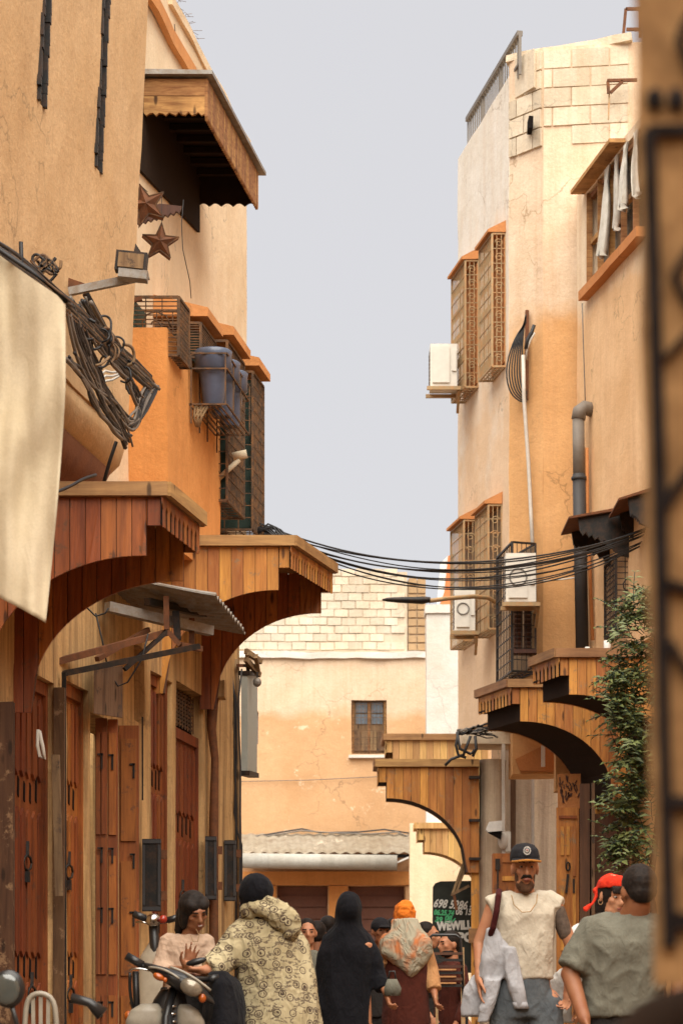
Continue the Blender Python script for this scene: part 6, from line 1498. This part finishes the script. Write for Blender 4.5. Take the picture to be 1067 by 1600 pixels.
# ============ figures further down the street
def walker(px, ytop, s, lab, shirt, hairm, skinm, turn=0, cap=None, pants='char', arm=None, bald=False, sc=1.0):
    global s_, Y0
    s_ = s; Y0 = F/s; base = V(P_(px, Y0), Y0, 0); H = CH+(HY-ytop)/s; k = H/1.75; t = thing('person', lab, 'person', base, 'passers-by further down the street')
    rz = RZ(turn); B_ = lambda x, y, z: base+rz @ V(x*k, y*k, z*k)
    bd = MB(); hc = B_(0,-.01,1.63); hr = rz; head(bd, hc, k, hr); bd.caps(B_(0,.02,1.55), B_(0,.02,1.45), .055*k, .06*k)
    bd.lofts([[B_(*(p)) for p in ring(V(0,0,z),a,b_)] for z, a, b_ in ((.9,.15,.11),(1.1,.14,.1),(1.3,.17,.11),(1.42,.14,.08),(1.47,.06,.05))])
    arms = []
    for sx in (1,-1):
        if arm and sx == arm: e, w_ = V(sx*.26,-.12,1.30), V(sx*.16,-.30,1.56)
        else: e, w_ = V(sx*.24,.02,1.14), V(sx*.24,-.10,.92)
        arms.append((sx, e, w_)); bd.caps(B_(sx*.18,0,1.40), B_(*e), .045*k, .036*k); bd.caps(B_(*e), B_(*w_), .035*k, .025*k)
        dz = (w_-e).normalized(); hand(bd, B_(*w_), rz @ frame(dz, V(-sx,0,.1)), k, -sx, (20,25,25,30))
    legs(bd, base, .92*k); organic(bd, 'body', .012, skinm, t, 2)
    T = lambda p: hr @ (Vector(p)*k)+hc
    q = MB()
    if cap: q.ell(T((0,.012,.04)), (.084*k,.104*k,.088*k), hr); q.ell(T((0,-.11,.035)), (.06*k,.05*k,.010*k), hr); organic(q, 'cap', .012, cap, t, 2)
    elif not bald: q.ell(T((0,.026,.042)), (.084*k,.096*k,.090*k), hr); q.ell(T((0,.06,-.01)), (.068*k,.05*k,.06*k), hr); organic(q, 'hair', .012, hairm, t, 2)
    q = MB(); q.lofts([[B_(*(p)) for p in ring(V(0,0,z),a,b_)] for z, a, b_ in ((.88,.175,.135),(1.1,.165,.125),(1.3,.195,.13),(1.42,.18,.10),(1.48,.08,.07))])
    for sx, e, w_ in arms: q.caps(B_(sx*.17,0,1.41), B_(*e), .062*k, .05*k); q.caps(B_(*e), B_(*(e.lerp(w_,.8))), .048*k, .038*k)
    organic(q, 'shirt', .014, shirt, t, 2, folds(.01, 8))
    q = MB(); q.lofts([ring(base+V(0,0,.94*k),.165*k,.12*k), ring(base+V(0,0,.8*k),.17*k,.12*k)])
    for sx in (1,-1): q.caps(base+V(sx*.09,0,.85*k), base+V(sx*.1,0,.48*k), .10*k, .075*k); q.caps(base+V(sx*.1,0,.48*k), base+V(sx*.1,0,.1*k), .075*k, .06*k)
    organic(q, 'trousers', .016, M[pants], t, 2)
    if arm:     # bearded face turned aside
        q = MB(); q.ell(T((0,-.02,-.075)), (.066*k,.075*k,.045*k), hr); organic(q, 'beard', .011, hairm, t, 1)
    for sx in (1,-1):
        MB().ell(T((sx*.031,-.083,.006)), (.012*k,.010*k,.006*k), hr).build('eye', M['irisd'], t)
        MB().tube([T((sx*.014,-.099,.026)), T((sx*.048,-.085,.027))], .004*k, 4).build('eyebrow', M['hair'], t)
    return t
walker(480, 1436, 185, 'dark haired man facing the camera just right of the printed djellaba', M['greytee'], M['hair'], M['skin1'], 5)
walker(496, 1440, 176, 'person in bright red top seen from behind beside the black abaya', M['redc'], M['hair'], M['skin2'], 170)
walker(512, 1432, 160, 'person with dark hair almost hidden behind the black abaya', M['char'], M['hair'], M['skin2'], 190)
walker(594, 1434, 178, 'man in a dark baseball cap right of the black abaya', M['char'], M['hair'], M['skin2'], 20, cap=M['cap'])
walker(613, 1436, 170, 'dark haired person in a white top left of the orange headscarf', M['whitetop'], M['hair'], M['skin1'], 200)
walker(667, 1441, 180, 'man with short dark hair in profile right of the orange headscarf', M['char'], M['hair'], M['skin1'], 70)
walker(703, 1455, 195, 'bearded man in maroon shirt raising a hand by the chalkboard', M['maroon'], M['hair'], M['skin1'], -60, arm=-1)
walker(455, 1462, 150, 'person in dark clothes hidden low behind the printed djellaba', M['char'], M['hair'], M['skin2'], 180)

# ------------------------------------------------------------------ moped, cart, chair
def bez(a, b, c, n=8): return [a.lerp(b,i/n).lerp(b.lerp(c,i/n),i/n) for i in range(n+1)]
s_ = 305.0; Y0 = F/305; base = V(P_(268,Y0), Y0, 0)
mp = thing('moped', 'parked cream and black moped with chrome headlight in front of the girl', 'moped', base)
def wheel(par, c, r, ax):
    wq = MB(); u = ax.cross(V(0,0,1)).normalized(); pts = [c+u*r*math.cos(a)+V(0,0,r*math.sin(a)) for a in [k*math.pi/16 for k in range(33)]]
    w_ = MB().tube(pts, .045, 8, False).build('wheel', M['blk'], par); MB().tube([c+(p-c)*.82 for p in pts], .014, 6, False).build('rim', M['chrome'], w_)
    sp = MB()
    for k in range(8): a = k*math.pi/4; sp.bar(c, c+u*r*.82*math.cos(a)+V(0,0,r*.82*math.sin(a)), .008)
    sp.build('spokes', M['chrome'], w_); MB().tube([c-ax*.05, c+ax*.05], .04, 10).build('hub', M['chrome'], w_)
ax = V(.93,.36,0).normalized(); fw = V(-.28,-.96,0)      # axle, forward
fr0 = base+V(-.02,-.25,.29); wheel(mp, fr0, .24, ax); wheel(mp, base-fw*1.0+V(0,0,.29), .24, ax)
q = MB(); q.tube([fr0, L(262,1590,-.12), L(272,1545,-.05)], .022, 8); q.tube([fr0+ax*.07, L(268,1585,-.12)], .016, 6); q.build('fork', M['blk'], mp)
# front fender, leg shield in two cream lobes with dark centre and chrome badge
q = MB(); q.lofts([ring(L(228,1620,-.05),.10,.05,18,2.4), ring(L(228,1595,-.06),.098,.055,18,2.4), ring(L(231,1578,-.06),.082,.05,18,2.2), ring(L(236,1568,-.05),.045,.035,18,2)]); organic(q, 'leg_shield', .008, M['cream'], mp, 3)
q = MB(); q.lofts([ring(L(301,1620,-.03),.075,.05,18,2.4), ring(L(299,1595,-.04),.072,.055,18,2.4), ring(L(294,1578,-.04),.056,.05,18,2.2), ring(L(288,1569,-.03),.03,.035,18,2)]); organic(q, 'leg_shield', .008, M['cream'], mp, 3)
q = MB(); q.lofts([ring(L(266,1680,.0),.16,.06,18,2.4), ring(L(265,1600,.0),.13,.07,18,2.4), ring(L(266,1562,.0),.085,.06,18,2.2), ring(L(270,1545,.0),.06,.05,18,2)]); organic(q, 'front_body', .010, M['blk'], mp, 3)
q = MB()
for k in range(5): q.ell(L(266+(-1)**k*3,1572+k*6,-.085), (.03,.012,.010))
q.build('chrome_badge', M['chrome'], mp)
# headlight nacelle and cowling, slanting down to the right
q = MB(); q.lofts([ring(L(226,1508,-.02),.02,.03,16,2,RY(60)), ring(L(245,1518,-.06),.045,.06,16,2,RY(62)), ring(L(270,1530,-.09),.065,.085,16,2,RY(66)), ring(L(300,1540,-.10),.070,.09,16,2,RY(70)), ring(L(322,1554,-.08),.045,.07,16,2,RY(72)), ring(L(336,1566,-.04),.02,.03,16,2,RY(72))]); organic(q, 'headlight_cowl', .008, M['blk'], mp, 3)
hl = MB(); hl.ell(L(302,1543,-.17), (.062,.035,.045), RY(28)); organic(hl, 'headlight', .007, plain('lamp_glass', (.34,.29,.22), .18, .7, .3, var=.5, sc=30), mp, 2)
q = MB(); q.tube(bez(L(270,1512,-.17), L(300,1520,-.20), L(332,1548,-.17)), [.007]*9, 8); q.tube(bez(L(236,1512,-.12), L(262,1512,-.17), L(284,1530,-.19)), .006, 8); q.build('cowl_trim', M['cream'], mp)
MB().ell(L(252,1527,-.155), (.032,.02,.018), RY(28)).build('indicator', M['amber'], mp); MB().ell(L(262,1532,-.17), (.012,.012,.014)).build('indicator', M['amber'], mp); MB().ell(L(319,1560,-.15), (.02,.02,.024)).build('indicator', M['amber'], mp)
q = MB(); q.tube([L(204,1498,-.02), L(230,1512,-.03), L(262,1522,-.02), L(300,1530,.02), L(325,1530,.06)], .014, 8); hbb = q.build('handlebar', M['blk'], mp)
MB().tube([L(199,1494,-.02), L(224,1508,-.03)], .022, 10).build('grip', M['blk'], hbb); MB().tube([L(325,1530,.06), L(340,1528,.08)], .022, 10).build('grip', M['blk'], hbb)
q = MB(); q.tube(bez(L(205,1516,-.06), L(212,1511,-.07), L(236,1517,-.07)), .006, 6); q.build('brake_lever', M['chrome'], mp)
q = MB(); q.tube(bez(L(312,1506,-.03), L(298,1500,-.04), L(320,1498,-.02)), .008, 6); q.ell(L(308,1503,-.06), (.055,.03,.018), RY(-14)); q.build('instrument_pod', M['blk'], mp)
MB().tube(bez(L(205,1520,-.05), L(200,1560,-.0), L(215,1600,.05)), .008, 6).build('cable', M['blk'], mp); MB().tube([L(212,1518,0), L(213,1560,.02), L(214,1640,.04)], .018, 6).build('stay', M['blk'], mp)
q = MB(); q.lofts([ring(L(345,1620,.35),.12,.4,18,2), ring(L(347,1570,.35),.105,.36,18,2), ring(L(345,1535,.32),.085,.30,18,2), ring(L(338,1518,.3),.05,.2,18,2)]); organic(q, 'seat_and_body', .013, M['navy'], mp, 3, folds(.02, 8))
MB().ell(L(201,1588,.02), (.025,.03,.03)).build('indicator', M['amber'], mp)
# second moped behind
s_ = 262.0; Y0 = F/262; base = V(P_(240,Y0), Y0+.1, 0)
m2 = thing('moped', 'second moped parked behind the girl, only its handlebar, red lamp and pale screen visible', 'moped', base)
q = MB(); q.tube([L(212,1429), L(232,1437), L(252,1440), L(275,1436)], .015, 8); hb2 = q.build('handlebar', M['blk'], m2); MB().tube([L(209,1428), L(228,1435)], .022, 8).build('grip', M['blk'], hb2); MB().tube([L(262,1438), L(280,1433)], .02, 8).build('grip', M['blk'], hb2)
MB().ell(L(240,1438,-.03), (.045,.04,.04)).build('switch_box', M['chrome'], m2); MB().ell(L(256,1437,-.05), (.026,.03,.026)).build('red_lamp', plain('red_lens', (.35,.03,.015), .2, .6), m2)
MB().tube([L(213,1441,-.02), L(225,1441,-.03), L(238,1446,-.03)], .006, 5).build('brake_lever', M['chrome'], m2)
q = MB(); q.lofts([ring(L(243,1600,.05),.10,.05), ring(L(240,1540,.05),.10,.05), ring(L(240,1495,.05),.085,.045), ring(L(245,1470,.05),.045,.03)]); organic(q, 'leg_shield', .009, M['greytee'] if False else plain('pale_screen', (.42,.36,.27), .4), m2, 3)
q = MB(); q.tube([L(240,1440), L(242,1500,.05), base+V(0,0,.6)], .03, 8); q.build('steering_column', M['blk'], m2); wheel(m2, base+V(0,-.05,.29), .24, V(.97,.2,0).normalized()); wheel(m2, base+V(.2,1.0,.29), .24, V(.97,.2,0).normalized())
q = MB(); q.lofts([ring(base+V(0,.1,.35),.09,.1), ring(base+V(.1,.5,.4),.1,.3), ring(base+V(.15,.8,.75),.1,.25)]); organic(q, 'body_shell', .014, M['blk'], m2, 2)
# mirror of a third moped, bottom left
s_ = 420.0; Y0 = F/420; base = V(P_(20,Y0), Y0, 0)
m3 = thing('moped', 'near moped at the lower left corner showing only its round black mirror and black levers', 'moped', base)
q = MB(); q.ell(L(14,1545), (.062,.025,.072)); mh = q.build('mirror_housing', M['blk'], m3); MB().ell(L(12,1546,-.02), (.05,.01,.058)).build('mirror_glass', glass('mirror', (.06,.07,.065), .1), mh)
MB().tube([L(20,1575), L(30,1620,.05), base+V(.02,.1,.75)], .01, 6).build('mirror_stem', M['blk'], m3)
MB().tube([base+V(.0,.1,.78), base+V(.3,.2,.76)], .015, 8).build('handlebar', M['blk'], m3); MB().tube([L(88,1558,.5), L(118,1566,.5), L(140,1585,.5)], [.02,.018,.03], 8).build('rear_lever', M['blk'], m3)
MB().tube([base+V(.05,.1,.78), base+V(.05,.2,.3)], .03, 8).build('steering_column', M['blk'], m3); wheel(m3, base+V(.05,.2,.27), .22, V(.95,.3,0).normalized()); q = MB(); q.lofts([ring(base+V(.1,.4,.3),.1,.2), ring(base+V(.2,.9,.5),.12,.4), ring(base+V(.2,1.0,.72),.1,.35)]); organic(q, 'body_shell', .015, M['blk'], m3, 2)
# plastic chair
s_ = 330.0; Y0 = F/330; base = V(P_(65,Y0), Y0+.1, 0)
ch = thing('plastic_chair', 'white plastic garden chair with slotted round back at the lower left', 'chair', base)
q = MB(); arc = [L(38,1640), L(40,1585), L(44,1562), L(54,1553), L(68,1552), L(82,1560), L(88,1580), L(90,1640)]; q.tube(sm(arc), .013, 8); q.build('back_frame', M['cream'], ch)
for k in range(3): MB().bar(L(52+k*12,1554,.005), L(53+k*11,1640,.01), .018, .008, V(0,1,0)).build('back_slat', M['cream'], ch)
zc = .44; MB().box(base+V(0,.15,zc), (.40,.40,.03)).jit(.003,6).build('seat', M['cream'], ch)
for dx in (-.17,.17):
    for dy in (-.02,.33): MB().tube([base+V(dx*1.15,dy*1.1,0), base+V(dx,dy,zc)], [.016,.02], 6).build('leg', M['cream'], ch)
    MB().tube([L(40 if dx < 0 else 90,1640), base+V(dx,-.02,zc)], .014, 6).build('back_post', M['cream'], ch)
# cart
s_ = 205.0; Y0 = F/205; base = V(P_(698,Y0), Y0, 0)
ct = thing('hand_cart', 'dark slatted hand cart with pale edge rails standing before the chalkboard', 'cart', base)
for k, y in enumerate((1490,1500,1510,1520,1530,1540)): MB().bar(L(674,y), L(722,y), .03, .02).build('slat', M['blk'] if k % 2 else M['brownsh'], ct)
MB().tube([L(672,1560), L(672,1464), L(676,1461), L(712,1461), L(719,1466), L(724,1560)], .012, 7).build('frame', M['blk'], ct)
for y in (1515,1526,1536): MB().bar(L(678,y,-.03), L(712,y,-.03), .012).build('rail', M['tan_cloth'], ct)
MB().bar(L(722,1480,.02), L(724,1640,.02), .03).build('upright', M['goldiron'], ct); MB().bar(L(681,1540,-.05), L(683,1640,-.05), .02).build('upright', M['goldiron'], ct)
MB().box(V(base.x,base.y+.3,.62), (.3,.6,.04)).build('bed', M['brownsh'], ct)
for dx in (-.17,.17): wheel(ct, base+V(dx,.3,.30), .25, V(1,0,0))
for dx in (-.15,.15): MB().bar(base+V(dx,.1,0), base+V(dx,.05,1.0), .03).build('leg', M['blk'], ct)
